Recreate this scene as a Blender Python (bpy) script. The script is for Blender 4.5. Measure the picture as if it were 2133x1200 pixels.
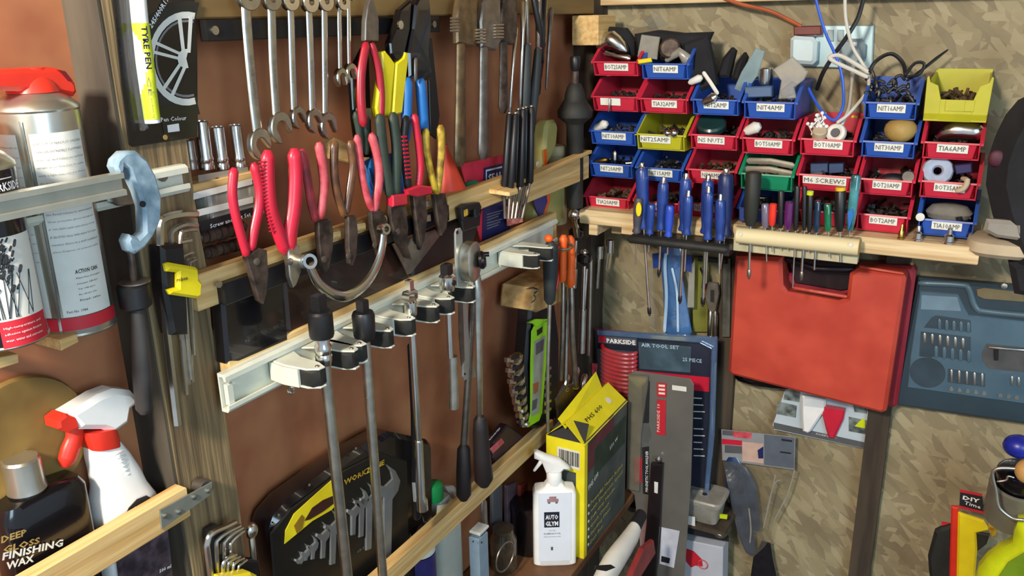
import bpy, bmesh, math, random
from mathutils import Vector, Matrix
random.seed(7)
S=bpy.context.scene
for o in list(bpy.data.objects): bpy.data.objects.remove(o)
V=Vector
# ---------------------------------------------------------------- camera
PIXF=1750.0; CX,CY=1066.5,600.0
YAW,PIT,ROL=math.radians(29.5),math.radians(17.8),math.radians(-1.16)
CAM=V((0.8281,-1.8385,1.6))
fw=V((-math.sin(YAW)*math.cos(PIT),math.cos(YAW)*math.cos(PIT),-math.sin(PIT)))
rt=V((math.cos(YAW),math.sin(YAW),0)); up=rt.cross(fw)
rt,up=rt*math.cos(ROL)+up*math.sin(ROL), up*math.cos(ROL)-rt*math.sin(ROL)
cd=bpy.data.cameras.new('camera'); cam=bpy.data.objects.new('camera',cd); S.collection.objects.link(cam)
cd.sensor_width=36; cd.lens=36*PIXF/2133; cd.clip_start=.02
cam.matrix_world=Matrix(((rt.x,up.x,-fw.x,CAM.x),(rt.y,up.y,-fw.y,CAM.y),(rt.z,up.z,-fw.z,CAM.z),(0,0,0,1)))
S.camera=cam
# ---------------------------------------------------------------- light
def hexc(h):
    h=h.lstrip('#'); c=[int(h[i:i+2],16)/255 for i in (0,2,4)]
    return tuple(x/12.92 if x<=.04045 else ((x+.055)/1.055)**2.4 for x in c)+(1,)
w=bpy.data.worlds.new('world'); S.world=w; w.use_nodes=True
w.node_tree.nodes['Background'].inputs[0].default_value=(.72,.86,1,1)
w.node_tree.nodes['Background'].inputs[1].default_value=.42
def area(name,loc,target,sx,sy,power,col):
    l=bpy.data.lights.new(name,'AREA'); l.shape='RECTANGLE'; l.size=sx; l.size_y=sy; l.energy=power; l.color=col
    o=bpy.data.objects.new(name,l); S.collection.objects.link(o); o.location=loc
    o.rotation_euler=(V(target)-V(loc)).to_track_quat('-Z','Y').to_euler(); return o
area('ceiling_lamp',(.40,-2.5,2.15),(.12,-.6,1.1),.2,.2,40,(1,.89,.74))
area('doorway_daylight',(2.3,-2.3,1.9),(.5,-.1,1.1),1.0,1.3,27,(.6,.83,1))
S.view_settings.view_transform='Standard'; S.view_settings.look='None'; S.view_settings.exposure=0.42; S.view_settings.gamma=1
S.view_settings.use_curve_mapping=False
# ---------------------------------------------------------------- placing
def ray(x,y): return rt*((x-CX)/PIXF)+up*(-(y-CY)/PIXF)+fw
def L(x,y,d): q=ray(x,y); return CAM+q*((d-CAM.x)/q.x)          # on a plane d off the left wall
def R(x,y,d): q=ray(x,y); return CAM+q*((-d-CAM.y)/q.y)         # on a plane d off the right wall
def H(x,y,z): q=ray(x,y); return CAM+q*((z-CAM.z)/q.z)          # on a level plane
def mpp(p): return (V(p)-CAM).dot(fw)/PIXF
def zat(x,y,py):
    # height of the point above (x,y) that shows at picture row py
    k=(CY-py)/PIXF; b=V((x,y,0))-CAM
    return (k*b.dot(fw)-b.dot(up))/(up.z-k*fw.z)
NL=V((1,0,0)); NR=V((0,-1,0)); Z=V((0,0,1)); X=V((1,0,0)); Y=V((0,1,0))
class Wl:
    def __init__(s,f,n,u): s.f=f; s.n=n; s.u=u
    def __call__(s,x,y,d): return s.f(x,y,d)
LW=Wl(L,NL,Y); RW=Wl(R,NR,X)
# ---------------------------------------------------------------- materials
MATS={}
def mat(name,col,rough=.5,metal=0,var=.12,scale=30,bump=0.0,stretch=(1,1,1),col2=None,alpha=1,trans=0,coat=0,detail=3,emit=0):
    if name in MATS: return MATS[name]
    m=bpy.data.materials.new(name); m.use_nodes=True; nt=m.node_tree; N=nt.nodes; K=nt.links
    b=N['Principled BSDF']; c=hexc(col)
    tc=N.new('ShaderNodeTexCoord'); mp=N.new('ShaderNodeMapping'); mp.inputs['Scale'].default_value=stretch
    nz=N.new('ShaderNodeTexNoise'); nz.inputs['Scale'].default_value=scale; nz.inputs['Detail'].default_value=detail
    rp=N.new('ShaderNodeValToRGB'); e=rp.color_ramp.elements; e[0].position=.35; e[1].position=.68
    c2=hexc(col2) if col2 else tuple(min(1,x*(1+var)) for x in c[:3])+(1,)
    c1=tuple(x*(1-var) for x in c[:3])+(1,) if not col2 else c
    e[0].color=c1; e[1].color=c2
    K.new(tc.outputs['Object'],mp.inputs[0]); K.new(mp.outputs[0],nz.inputs['Vector']); K.new(nz.outputs[0],rp.inputs[0]); K.new(rp.outputs[0],b.inputs['Base Color'])
    b.inputs['Roughness'].default_value=rough; b.inputs['Metallic'].default_value=metal
    if bump:
        bn=N.new('ShaderNodeBump'); bn.inputs['Strength'].default_value=bump; bn.inputs['Distance'].default_value=.004
        K.new(nz.outputs[0],bn.inputs['Height']); K.new(bn.outputs[0],b.inputs['Normal'])
    if alpha<1: b.inputs['Alpha'].default_value=alpha
    if trans: b.inputs['Transmission Weight'].default_value=trans
    if coat: b.inputs['Coat Weight'].default_value=coat
    MATS[name]=m; return m
def clearmat(name,tint,haze,hz=.15,gl=.12,rough=.12,bump=0):
    m=bpy.data.materials.new(name); m.use_nodes=True; nt=m.node_tree; N=nt.nodes; K=nt.links; N.remove(N['Principled BSDF']); out=N['Material Output']
    tr=N.new('ShaderNodeBsdfTransparent'); tr.inputs[0].default_value=hexc(tint); df=N.new('ShaderNodeBsdfDiffuse'); df.inputs[0].default_value=hexc(haze)
    g=N.new('ShaderNodeBsdfGlossy'); g.inputs[1].default_value=rough
    a=N.new('ShaderNodeMixShader'); b=N.new('ShaderNodeMixShader'); b.inputs[0].default_value=gl
    nz=N.new('ShaderNodeTexNoise'); nz.inputs['Scale'].default_value=40; mr=N.new('ShaderNodeMapRange'); mr.inputs[3].default_value=hz*.6; mr.inputs[4].default_value=hz*1.4; K.new(nz.outputs[0],mr.inputs[0]); K.new(mr.outputs[0],a.inputs[0])
    tc=N.new('ShaderNodeTexCoord'); K.new(tc.outputs['Object'],nz.inputs['Vector'])
    if bump: bn=N.new('ShaderNodeBump'); bn.inputs['Strength'].default_value=bump; bn.inputs['Distance'].default_value=.004; K.new(nz.outputs[0],bn.inputs['Height']); K.new(bn.outputs[0],g.inputs['Normal'])
    K.new(tr.outputs[0],a.inputs[1]); K.new(df.outputs[0],a.inputs[2]); K.new(a.outputs[0],b.inputs[1]); K.new(g.outputs[0],b.inputs[2]); K.new(b.outputs[0],out.inputs[0])
    MATS[name]=m; return m
def osb(name,a,b_,c_):
    m=bpy.data.materials.new(name); m.use_nodes=True; nt=m.node_tree; N=nt.nodes; K=nt.links; b=N['Principled BSDF']; b.inputs['Roughness'].default_value=.75
    tc=N.new('ShaderNodeTexCoord'); prev=None; hs=None
    for i,(ang,sc,th) in enumerate(((.3,(60,20,19),.0),(1.5,(58,20,18),.45),(2.3,(52,18,17),.5),(-.7,(66,20,20),.58))):
        mp=N.new('ShaderNodeMapping'); mp.vector_type='TEXTURE'; mp.inputs['Rotation'].default_value=(0,ang,0); mp.inputs['Scale'].default_value=tuple(1/q for q in sc); mp.inputs['Location'].default_value=(i*3.1,0,i)
        nz0=N.new('ShaderNodeTexNoise'); nz0.inputs['Scale'].default_value=1.3
        K.new(tc.outputs['Object'],mp.inputs[0]); 
        vo=N.new('ShaderNodeTexVoronoi'); vo.inputs['Scale'].default_value=1.0
        K.new(mp.outputs[0],vo.inputs['Vector'])
        rp=N.new('ShaderNodeValToRGB'); e=rp.color_ramp.elements; e[0].color=hexc(a); e[1].color=hexc(b_); x=e.new(.5); x.color=hexc(c_)
        sp=N.new('ShaderNodeSeparateColor'); K.new(vo.outputs['Color'],sp.inputs[0]); K.new(sp.outputs[0],rp.inputs[0])
        if prev is None: prev=rp.outputs[0]
        else:
            gt=N.new('ShaderNodeMath'); gt.operation='GREATER_THAN'; gt.inputs[1].default_value=th; K.new(sp.outputs[1],gt.inputs[0])
            mx=N.new('ShaderNodeMix'); mx.data_type='RGBA'; K.new(gt.outputs[0],mx.inputs['Factor']); K.new(prev,mx.inputs['A']); K.new(rp.outputs[0],mx.inputs['B']); prev=mx.outputs['Result']
        hs=sp.outputs[2]
    nz=N.new('ShaderNodeTexNoise'); nz.inputs['Scale'].default_value=7; nz.inputs['Detail'].default_value=6; K.new(tc.outputs['Object'],nz.inputs['Vector'])
    rr=N.new('ShaderNodeValToRGB'); rr.color_ramp.elements[0].position=.3; rr.color_ramp.elements[0].color=(.62,.56,.5,1); rr.color_ramp.elements[1].position=.6; rr.color_ramp.elements[1].color=(1,1,1,1)
    K.new(nz.outputs[0],rr.inputs[0])
    mu=N.new('ShaderNodeMix'); mu.data_type='RGBA'; mu.blend_type='MULTIPLY'; mu.inputs['Factor'].default_value=.8; K.new(prev,mu.inputs['A']); K.new(rr.outputs[0],mu.inputs['B'])
    K.new(mu.outputs['Result'],b.inputs['Base Color'])
    bn=N.new('ShaderNodeBump'); bn.inputs['Strength'].default_value=.2; bn.inputs['Distance'].default_value=.002; K.new(hs,bn.inputs['Height']); K.new(bn.outputs[0],b.inputs['Normal'])
    MATS[name]=m; return m
M_osb=osb('osb','#857A60','#AA9E7E','#968A6A')
M_board=mat('hardboard','#9C5E40',.5,0,.12,9,.05,col2='#B87C54')
M_stud=mat('stud_timber','#5A4A34',.8,0,.2,22,.7,(5,5,.22),col2='#957E58')
M_studd=mat('shaded_dirty_timber','#38332C',.8,0,.2,14,.3,(2,2,.3),col2='#544C40')
M_lath=mat('pine_lath','#C49A5C',.65,0,.1,26,.25,(4,.2,4),col2='#E3C286')
M_lathx=mat('pine_shelf','#BE9E70',.65,0,.1,26,.25,(.2,4,4),col2='#E6CFA2')
M_darkw=mat('dark_timber','#352C22',.8,0,.2,18,.3,(2,2,.2),col2='#4E4234')
M_noggin=mat('noggin_timber','#6A5230',.7,0,.2,20,.2,(1,.12,1),col2='#8E7040')
M_rail=mat('painted_rail','#CDD0C2',.4,0,.05,40,coat=.3)
M_chrome=mat('chrome','#DCDCD8',.2,1,.1,30)
M_steel=mat('satin_steel','#C6C3B8',.34,1,.15,60)
M_dsteel=mat('worn_steel','#8A827A',.4,.85,.2,60)
M_brz=mat('rusty_steel','#332A26',.5,.5,.3,60,col2='#63544A')
M_blk=mat('black_plastic','#17171A',.42,0,.2,40)
M_blkg=mat('black_gloss','#0D0B10',.2,0,.2,20,coat=.5)
M_rub=mat('black_rubber','#22221F',.65,0,.2,50)
M_grn=mat('dark_green_rubber','#2E3A30',.55,0,.15,50)
M_red=mat('red_plastic','#C8203A',.38,0,.08,40,coat=.2)
M_red2=mat('red_orange_plastic','#D93222',.4,0,.08,30)
M_dred=mat('grimy_red_plastic','#7A2A2C',.4,0,.3,60,col2='#B03440')
M_pink=mat('faded_red_plastic','#B83A46',.42,0,.2,60,col2='#D86870')
M_brn=mat('brown_plastic','#4E3020',.3,0,.3,50,col2='#7A5230',coat=.3)
M_yel=mat('yellow_plastic','#E8D41C',.4,0,.06,30)
M_dyel=mat('grimy_yellow_plastic','#8A6A20',.45,0,.3,70,col2='#D8B83A')
M_blue=mat('blue_plastic','#1F6CB8',.4,0,.1,30)
M_navy=mat('navy_plastic','#23408C',.35,0,.15,40,coat=.3)
M_bred=mat('bin_red','#C62A42',.38,0,.08,20)
M_bblue=mat('bin_blue','#2B55AE',.38,0,.08,20)
M_byel=mat('bin_yellow','#B4B024',.4,0,.08,20)
M_bgrn=mat('bin_green','#178A62',.4,0,.08,20)
M_white=mat('white_plastic','#ECECEA',.32,0,.03,30)
M_offw=mat('offwhite_card','#DDDAD0',.6,0,.05,30)
M_paper=mat('label_paper','#D9D9D2',.6,0,.04,60)
M_lbl=mat('label_tape','#E4E6DC',.45,0,.04,60)
M_ink=mat('black_ink','#1A1A1E',.6,0,.05)
M_grey=mat('grey_ink','#77797A',.6,0,.05)
M_wink=mat('white_ink','#EDEDED',.5,0,.03)
M_redink=mat('red_ink','#C02030',.5,0,.05)
M_rcase=mat('red_case','#B23A2A',.48,0,.1,12,.05,col2='#C64A36')
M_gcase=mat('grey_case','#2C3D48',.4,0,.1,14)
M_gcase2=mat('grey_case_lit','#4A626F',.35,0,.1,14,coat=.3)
M_orange=mat('orange_plastic','#F0641E',.4,0,.06)
M_lime=mat('lime_card','#9ADB20',.45,0,.05)
M_lime2=mat('lime_yellow_plastic','#C8D618',.3,0,.08,coat=.3)
M_clear=clearmat('clear_plastic','#F8FAFC','#C8D4DA',.03,.035)
M_haze=clearmat('hazy_plastic','#E8E8E2','#B9B6AC',.5,.08,.25)
M_bclear=clearmat('blue_clear_plastic','#9AC0EC','#5A8CC8',.6,.15,.15,.5)
M_gcard=mat('grey_card','#55565A',.5,0,.08,20)
M_dblue=mat('dark_blue_card','#20285A',.4,0,.1)
M_cable=mat('white_cable','#C9C6BC',.45,0,.05)
M_brass=mat('brass','#B8924A',.3,1,.1)
M_silver=mat('tin','#C4C2B8',.3,.9,.1,20)
M_paint=mat('chipped_blue_paint','#6E8A9E',.45,.1,.2,60,col2='#9CB4C4')
M_socket=mat('socket_metal','#AFCAD0',.25,.5,.05)
M_cloth=mat('pale_cloth','#B9A88C',.85,0,.1,20,.2)
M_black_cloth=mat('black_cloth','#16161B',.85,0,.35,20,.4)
M_tan=mat('tan','#A88A4C',.6,0,.15,30,.1)
# ---------------------------------------------------------------- mesh helper
class B:
    def __init__(s): s.m=bmesh.new()
    def ring(s,pts): return [s.m.verts.new(p) for p in pts]
    def skin(s,rings,close=True,caps=True):
        n=len(rings[0])
        for a,b in zip(rings,rings[1:]):
            for i in range(n if close else n-1):
                j=(i+1)%n
                try: s.m.faces.new((a[i],a[j],b[j],b[i]))
                except ValueError: pass
        if caps:
            for r in (rings[0][::-1],rings[-1]):
                try: s.m.faces.new(r)
                except ValueError: pass
        return s
    def tube(s,pts,rad,n=NL,flat=1.0,seg=10,rnd=True,smooth=0):
        """tube through world points; radii; flat scales it along n"""
        pts=[V(p) for p in pts]
        rad=list(rad) if hasattr(rad,'__len__') else [rad]*len(pts)
        if smooth and len(pts)>2:
            P=[];Q=[]
            for i in range(len(pts)-1):
                p0=pts[max(i-1,0)];p1=pts[i];p2=pts[i+1];p3=pts[min(i+2,len(pts)-1)]
                for k in range(smooth):
                    t=k/smooth
                    P.append(.5*((2*p1)+(p2-p0)*t+(2*p0-5*p1+4*p2-p3)*t*t+(3*p1-p0-3*p2+p3)*t**3)); Q.append(rad[i]*(1-t)+rad[i+1]*t)
            P.append(pts[-1]);Q.append(rad[-1]); pts,rad=P,Q
        rs=[]; N_=V(n)
        T=[]
        for i in range(len(pts)):
            t=(pts[min(i+1,len(pts)-1)]-pts[max(i-1,0)]); T.append(t.normalized() if t.length>1e-9 else V((0,0,1)))
        ext=[]
        if rnd:
            ext=[(pts[0]-T[0]*rad[0]*.75,rad[0]*.5,T[0])]
            seq=ext+[(p,r,t) for p,r,t in zip(pts,rad,T)]+[(pts[-1]+T[-1]*rad[-1]*.75,rad[-1]*.5,T[-1])]
        else: seq=list(zip(pts,rad,T))
        for p,r,t in seq:
            sd=t.cross(N_)
            if sd.length<.05: sd=t.cross(V((.3,.5,.8)))
            sd.normalize(); nn=sd.cross(t).normalized()
            rs.append(s.ring([p+sd*r*math.cos(a)+nn*r*flat*math.sin(a) for a in [2*math.pi*k/seg for k in range(seg)]]))
        return s.skin(rs)
    def prism(s,pts,n,t,bev=0.0):
        """outline of world points, extruded t along n (both ways half when t is a tuple)"""
        n=V(n); a,b=(t if isinstance(t,tuple) else (0,t))
        lo=[V(p)+n*a for p in pts]; hi=[V(p)+n*b for p in pts]
        if bev>0:
            c=sum(hi,V((0,0,0)))/len(hi)
            def ins(ps,e):
                out=[]; m=len(ps)
                for i in range(m):
                    p,q,r_=ps[i-1],ps[i],ps[(i+1)%m]
                    e1=(q-p).normalized();e2=(r_-q).normalized(); n1=n.cross(e1);n2=n.cross(e2); v=(n1+n2)
                    if v.length<1e-6: v=n1
                    v.normalize(); k=max(.35,v.dot(n1)); out.append(q+v*e/k)
                return out
            A=sum(((lo[i-1]-c).cross(lo[i]-c)).dot(n) for i in range(len(lo)))
            e=bev if A>0 else -bev
            rs=[ins(lo,e*.6),[p+n*bev for p in lo],[p-n*bev for p in hi],ins(hi,e)]
        else: rs=[lo,hi]
        return s.skin([s.ring(r) for r in rs])
    def box(s,c,hx,hy,hz,ax=None,bev=0):
        c=V(c); ax=ax or (X,Y,Z)
        o=[c+ax[0]*(i*hx)+ax[1]*(j*hy) for i,j in ((-1,-1),(1,-1),(1,1),(-1,1))]
        return s.prism([p-ax[2]*hz for p in o],ax[2],2*hz,bev)
    def lathe(s,prof,o,ax=Z,seg=24,ref=X,cap=True):
        o=V(o); ax=V(ax).normalized(); u=(V(ref)-ax*V(ref).dot(ax))
        if u.length<.01: u=Y-ax*Y.dot(ax)
        u.normalize(); v=ax.cross(u); rs=[]
        for r,h in prof: rs.append(s.ring([o+ax*h+u*(r*math.cos(a))+v*(r*math.sin(a)) for a in [2*math.pi*k/seg for k in range(seg)]]))
        return s.skin(rs,True,cap)
    def loft(s,o,secs,ax=(Y,X,Z),p=4,seg=28):
        """superellipse sections: (h, half u, half n, shift u)"""
        o=V(o); rs=[]
        for q in secs:
            h,a,b=q[:3]; du=q[3] if len(q)>3 else 0
            pts=[]
            for k in range(seg):
                t=2*math.pi*k/seg; c,sn=math.cos(t),math.sin(t)
                pts.append(o+ax[0]*(du+a*math.copysign(abs(c)**(2/p),c))+ax[1]*(b*math.copysign(abs(sn)**(2/p),sn))+ax[2]*h)
            rs.append(s.ring(pts))
        return s.skin(rs)
    def torus(s,c,r,t,n=NL,seg=20,a0=0,a1=2*math.pi,flat=1):
        c=V(c); n=V(n).normalized(); u=n.cross(Z) if abs(n.z)<.9 else X.copy(); u.normalize(); v=n.cross(u)
        rs=[]; full=abs(a1-a0-2*math.pi)<1e-4
        for i in range(seg+(0 if full else 1)):
            a=a0+(a1-a0)*i/seg; d=u*math.cos(a)+v*math.sin(a)
            rs.append(s.ring([c+d*(r+t*math.cos(b))+n*(t*flat*math.sin(b)) for b in [2*math.pi*k/8 for k in range(8)]]))
        if full: rs.append(rs[0]); return s.skin(rs,True,False)
        return s.skin(rs)
    def annulus(s,c,ri,ro,h,n=NL,seg=26,el=1.0):
        c=V(c); n=V(n).normalized(); u=n.cross(Z).normalized(); v=n.cross(u); rs=[]
        for i in range(seg):
            a=2*math.pi*i/seg; d=u*math.cos(a)+v*math.sin(a)*el
            rs.append(s.ring([c+d*ri-n*h,c+d*(ro*.94)-n*h,c+d*ro-n*h*.7,c+d*ro+n*h*.7,c+d*(ro*.94)+n*h,c+d*ri+n*h]))
        rs.append(rs[0]); return s.skin(rs,True,False)
    def ball(s,c,r,sq=(1,1,1),seg=14):
        c=V(c); pr=[(r*math.sin(math.pi*i/8)+1e-5,-r*math.cos(math.pi*i/8)) for i in range(9)]
        return s.skin([s.ring([c+V((q*math.cos(a)*sq[0],q*math.sin(a)*sq[1],h*sq[2])) for a in [2*math.pi*k/seg for k in range(seg)]]) for q,h in pr])
    def quad(s,p): s.m.faces.new([s.m.verts.new(V(q)) for q in p]); return s
    def patch(s,o,r,a0,a1,z0,z1,seg=16,th=.0004):
        o=V(o); rs=[]
        for i in range(seg+1):
            a=a0+(a1-a0)*i/seg; d=V((math.cos(a),math.sin(a),0))
            rs.append(s.ring([o+d*r+Z*z0,o+d*(r+th)+Z*z0,o+d*(r+th)+Z*z1,o+d*r+Z*z1]))
        return s.skin(rs)
    def put(s,name,m,par=None,smooth=38,kind=None,label=None):
        bmesh.ops.recalc_face_normals(s.m,faces=s.m.faces)
        me=bpy.data.meshes.new(name); s.m.to_mesh(me); s.m.free(); me.materials.append(m)
        o=bpy.data.objects.new(name,me); S.collection.objects.link(o)
        if smooth:
            me.shade_smooth()
            try: me.set_sharp_from_angle(angle=math.radians(smooth))
            except Exception: pass
        if par is not None: o.parent=par
        if kind: o['kind']=kind
        if label: o['label']=label
        return o
def thing(name,label,cat,group=None):
    o=bpy.data.objects.new(name,None); S.collection.objects.link(o); o.empty_display_size=.02
    o['label']=label; o['category']=cat
    if group: o['group']=group
    return o
def tag(o,label,cat,group=None,kind=None):
    o['label']=label; o['category']=cat
    if group: o['group']=group
    if kind: o['kind']=kind
    return o
def struct(o): o['kind']='structure'; return o
def rawtext(s,bold=0):
    c=bpy.data.curves.new('t','FONT'); c.body=s; c.resolution_u=1; c.offset=bold; c.space_character=1.02
    o=bpy.data.objects.new('t',c); S.collection.objects.link(o)
    bpy.context.view_layer.update()
    me=bpy.data.meshes.new_from_object(o.evaluated_get(bpy.context.evaluated_depsgraph_get()))
    bpy.data.objects.remove(o); bpy.data.curves.remove(c)
    xs=[v.co.x for v in me.vertices]; ys=[v.co.y for v in me.vertices]
    return me,min(xs),max(xs),min(ys),max(ys)
def text(par,s,a,b,n,h,m,bold=.01,name='lettering'):
    """lettering between world points a and b (base line), height h, facing n"""
    a,b=V(a),V(b); x=(b-a); wd=x.length; x.normalize(); y=V(n).cross(x).normalized(); n_=x.cross(y)
    me,x0,x1,y0,y1=rawtext(s,bold)
    for v in me.vertices:
        q=v.co.copy(); v.co=a+x*((q.x-x0)/(x1-x0)*wd)+y*((q.y-y0)/(y1-y0)*h)+n_*.0004
    me.name=name; me.materials.clear(); me.materials.append(m)
    o=bpy.data.objects.new(name,me); S.collection.objects.link(o); o.parent=par; return o
def ptext(par,s,W,a,b,d,hp,m,bold=.01,name='lettering'):
    A,Bp=W(a[0],a[1],d),W(b[0],b[1],d); return text(par,s,A,Bp,W.n,hp*mpp(A),m,bold,name)
def wraptext(par,s,o,r,a0,wid,z,h,m,bold=.01,name='lettering',rot=False):
    me,x0,x1,y0,y1=rawtext(s,bold)
    for v in me.vertices:
        u=(v.co.x-x0)/(x1-x0); q=(v.co.y-y0)/(y1-y0)
        if rot: ang=a0-(q*h)/r*-1; zz=z-u*wid
        else: ang=a0+u*wid/r; zz=z+q*h
        v.co=V(o)+V((math.cos(ang)*(r+.0009),math.sin(ang)*(r+.0009),zz))
    me.materials.clear(); me.materials.append(m); me.name=name
    ob=bpy.data.objects.new(name,me); S.collection.objects.link(ob); ob.parent=par; return ob
def pxs(W,d,pts): return [W(x,y,d) for x,y in pts]
def ptube(b,W,d,pts,wpx,flat=1,seg=10,rnd=True,smooth=0):
    P=pxs(W,d,pts) if not hasattr(d,'__len__') else [W(x,y,e) for (x,y),e in zip(pts,d)]
    wp=wpx if hasattr(wpx,'__len__') else [wpx]*len(P)
    R_=[]
    for i,p in enumerate(P):          # a flattened tube seen at an angle: keep its true width
        t_=(P[min(i+1,len(P)-1)]-P[max(i-1,0)]).normalized(); v=(p-CAM).normalized(); q=t_.cross(v)
        k=1
        if q.length>.1:
            q.normalize(); s_=t_.cross(W.n).normalized(); k=math.sqrt(q.dot(s_)**2+(flat*q.dot(W.n))**2)
        R_.append(wp[i]/2*mpp(p)/max(k,.35))
    return b.tube(P,R_,W.n,flat,seg,rnd,smooth)
def pprism(b,W,d,pts,t,bev=0): return b.prism(pxs(W,d,pts),W.n,t,bev)
def plate(par,name,W,d,pts,m,t=.0006,label=None): return pprism(B(),W,d,pts,t).put(name,m,par,0,label=label)
# ================================================================ setting
def wall(name,c,h,m): o=B().box(c,*h).put(name,m,None,0); return struct(o)
wall('wall_left',(-.01,-1.4,1.2),(.01,1.4,1.2),M_board)
wall('wall_right',(1.3,.011,1.2),(1.3,.01,1.2),M_osb)
wall('floor',(1.3,-1.4,-.02),(1.3,1.4,.02),M_darkw)
wall('ceiling',(1.3,-1.4,2.42),(1.32,1.42,.02),M_noggin)
def rough_post(name,y0,y1,x1,m,z0=0,z1=2.4,n=40):
    b=B(); rs=[]
    for i in range(n+1):
        z=z0+(z1-z0)*i/n; e=random.uniform(-.0035,.0025)
        rs.append(b.ring([V((0,y0,z)),V((x1-.003,y0,z)),V((x1,y0+.003,z)),V((x1,y1-.003+e,z)),V((x1-.004,y1+e,z)),V((0,y1,z))]))
    b.skin(rs); return struct(b.put(name,m,None,30))
rough_post('trim_1',-1.278,-1.192,.055,M_stud)
struct(B().box((.0275,-1.2795,1.2),.0275,.0012,1.2).put('trim_2',M_studd,None,0))  # strip on the post's side face, its shade and grime put into the colour
rough_post('trim_3',-.075,-.001,.05,M_darkw)
# nogging between the studs, seen along the top of the frame
struct(B().box((.0275,-.64,1.64),.0275,.55,.034,bev=.002).put('trim_4',M_noggin,None,0))
blk=B().box((.067,-.115,1.573),.03,.045,.03,bev=.002).put('timber_block',M_lath,None,0); tag(blk,'short pale timber offcut fixed high in the corner above the black pump','timber')
struct(B().box((1.3,-.022,1.66),1.3,.021,.037,bev=.002).put('trim_5',M_lathx,None,0))
def vtrim(name,x0,x1,z0,z1,t): return struct(B().box(((x0+x1)/2,-t/2,(z0+z1)/2),(x1-x0)/2,t/2,(z1-z0)/2,bev=.002).put(name,M_darkw,None,0))
a=R(1803,900,.03).x; c=R(1850,900,.03).x; vtrim('trim_6',a,c,.0,1.17,.03)
a=R(1487,800,.02).x; c=R(1527,800,.02).x; vtrim('trim_7',a,c,.0,1.165,.02)
# ================================================================ rails, laths, shelves
def rail(name,label,y0,y1,z0,z1,x,par=None):
    b=B(); h=z1-z0; e=.010
    pr=[(0,z0),(e,z0),(e+.003,z0+.004),(e+.003,z0+.009),(e,z0+.009),(e-.002,z0+.004),(.002,z0+.004),(.002,z1-.004),(e-.002,z1-.004),(e,z1-.009),(e+.003,z1-.009),(e+.003,z1-.003),(e-.001,z1),(0,z1)]
    b.prism([V((x+p,y0,z)) for p,z in pr],Y,y1-y0)
    return b.put(name,M_rail,par,30)
RX=.080; q0=L(467,781,RX+.012); q1=L(1161,456,RX+.012); RZ1=(q0.z+q1.z)/2; RZ0=RZ1-.049; RM=(RZ0+RZ1)/2
t=thing('tool_rail','long pale painted metal rail with spring clips running across the brown wall','tool rail')
rail('channel','',q0.y,q1.y,RZ0,RZ1,RX,t)
B().box((RX-.0085,(q0.y+q1.y)/2+.02,RM+.002),.0085,(q1.y-q0.y)/2,.031,bev=.002).put('backing_board',M_lath,t,0)
for y in (-1.08,-.66,-.5): B().lathe([(.004,0),(.004,.0015),(.001,.003)],(RX+.002,y,RM),X,10).put('screw',M_steel,t)
B().prism([V((RX+.004,q0.y+.003,RM-.016)),V((RX+.004,q0.y+.013,RM-.016)),V((RX+.004,q0.y+.013,RM+.010)),V((RX+.004,q0.y+.003,RM+.010))],X,.006,.001).put('end_stop',M_rail,t,0)
def clip(pl,pr,par):
    """white sprung bracket with two arms and two black pads; rivets seen at pl and pr"""
    z=RM; a=H(pl[0],pl[1],z+.0145); c=H(pr[0],pr[1],z+.0145); yc=(a.y+c.y)/2; half=(c.y-a.y)/2/.72; xr=(a.x+c.x)/2; x0=RX+.003; rx=xr-x0
    cl=thing('spring_clip','x','x'); 
    for k in ('label','category'): del cl[k]
    cl.parent=par; cl.name='spring_clip'
    B().box((x0+.004,yc,z),.004,half*.8,.019,bev=.001).put('base_plate',M_rail,cl,0)
    for s in (-1,1):
        b=B()
        for zz in (z+.011,z-.013):
            P=[(x0+.004,yc+s*half*.10),(x0+.004,yc+s*half*.95),(x0+rx*.42,yc+s*half*1.04),(x0+rx*.9,yc+s*half*1.0),(x0+rx+.007,yc+s*half*.82),(x0+rx+.008,yc+s*half*.62),(x0+rx*.9,yc+s*half*.46),(x0+rx*.42,yc+s*half*.38)]
            b.prism([V((p,q,zz)) for p,q in P],Z,.0024,.0006)
        b.prism([V((x0+.004,yc+s*half*.95,z-.012)),V((x0+.004,yc+s*half*1.03,z-.012)),V((x0+rx*.42,yc+s*half*1.12,z-.012)),V((x0+rx*.75,yc+s*half*1.08,z-.012)),V((x0+rx*.75,yc+s*half*1.0,z-.012)),V((x0+rx*.42,yc+s*half*1.04,z-.012))],Z,.024)
        b.put('clip_arm',M_rail,cl,30)
        b=B(); b.prism([V((x0+rx*.5,yc+s*half*.42,z-.0105)),V((x0+rx*.5,yc+s*half*.98,z-.0105)),V((x0+rx,yc+s*half*.99,z-.0105)),V((x0+rx+.007,yc+s*half*.8,z-.0105)),V((x0+rx+.006,yc+s*half*.55,z-.0105)),V((x0+rx,yc+s*half*.42,z-.0105))],Z,.021,.002); b.put('rubber_pad',M_rub,cl,40)
        B().lathe([(.0030,0),(.0022,.0012)],(xr,yc+s*half*.72,z+.0134),Z,12).put('rivet',M_dsteel,cl)
    return xr
XR=[clip(a,c,t) for a,c in (((663,762),(730,724)),((748,713),(808,683)),((852,660),(903,633)),((933,617),(980,594)),((1118,528),(1140,512)))]
XB=sum(XR[:4])/4-.010
t=thing('metal_rail','short grey metal rail screwed to the timber post behind the blue clamp','tool rail')
z1=L(395,342,.07).z; rail('channel','',-1.60,L(395,360,.07).y,z1-.030,z1,.0555,t)
B().lathe([(.006,0),(.006,.002),(.002,.004)],L(338,367,.0585),X,10).put('screw',M_dsteel,t)
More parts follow.
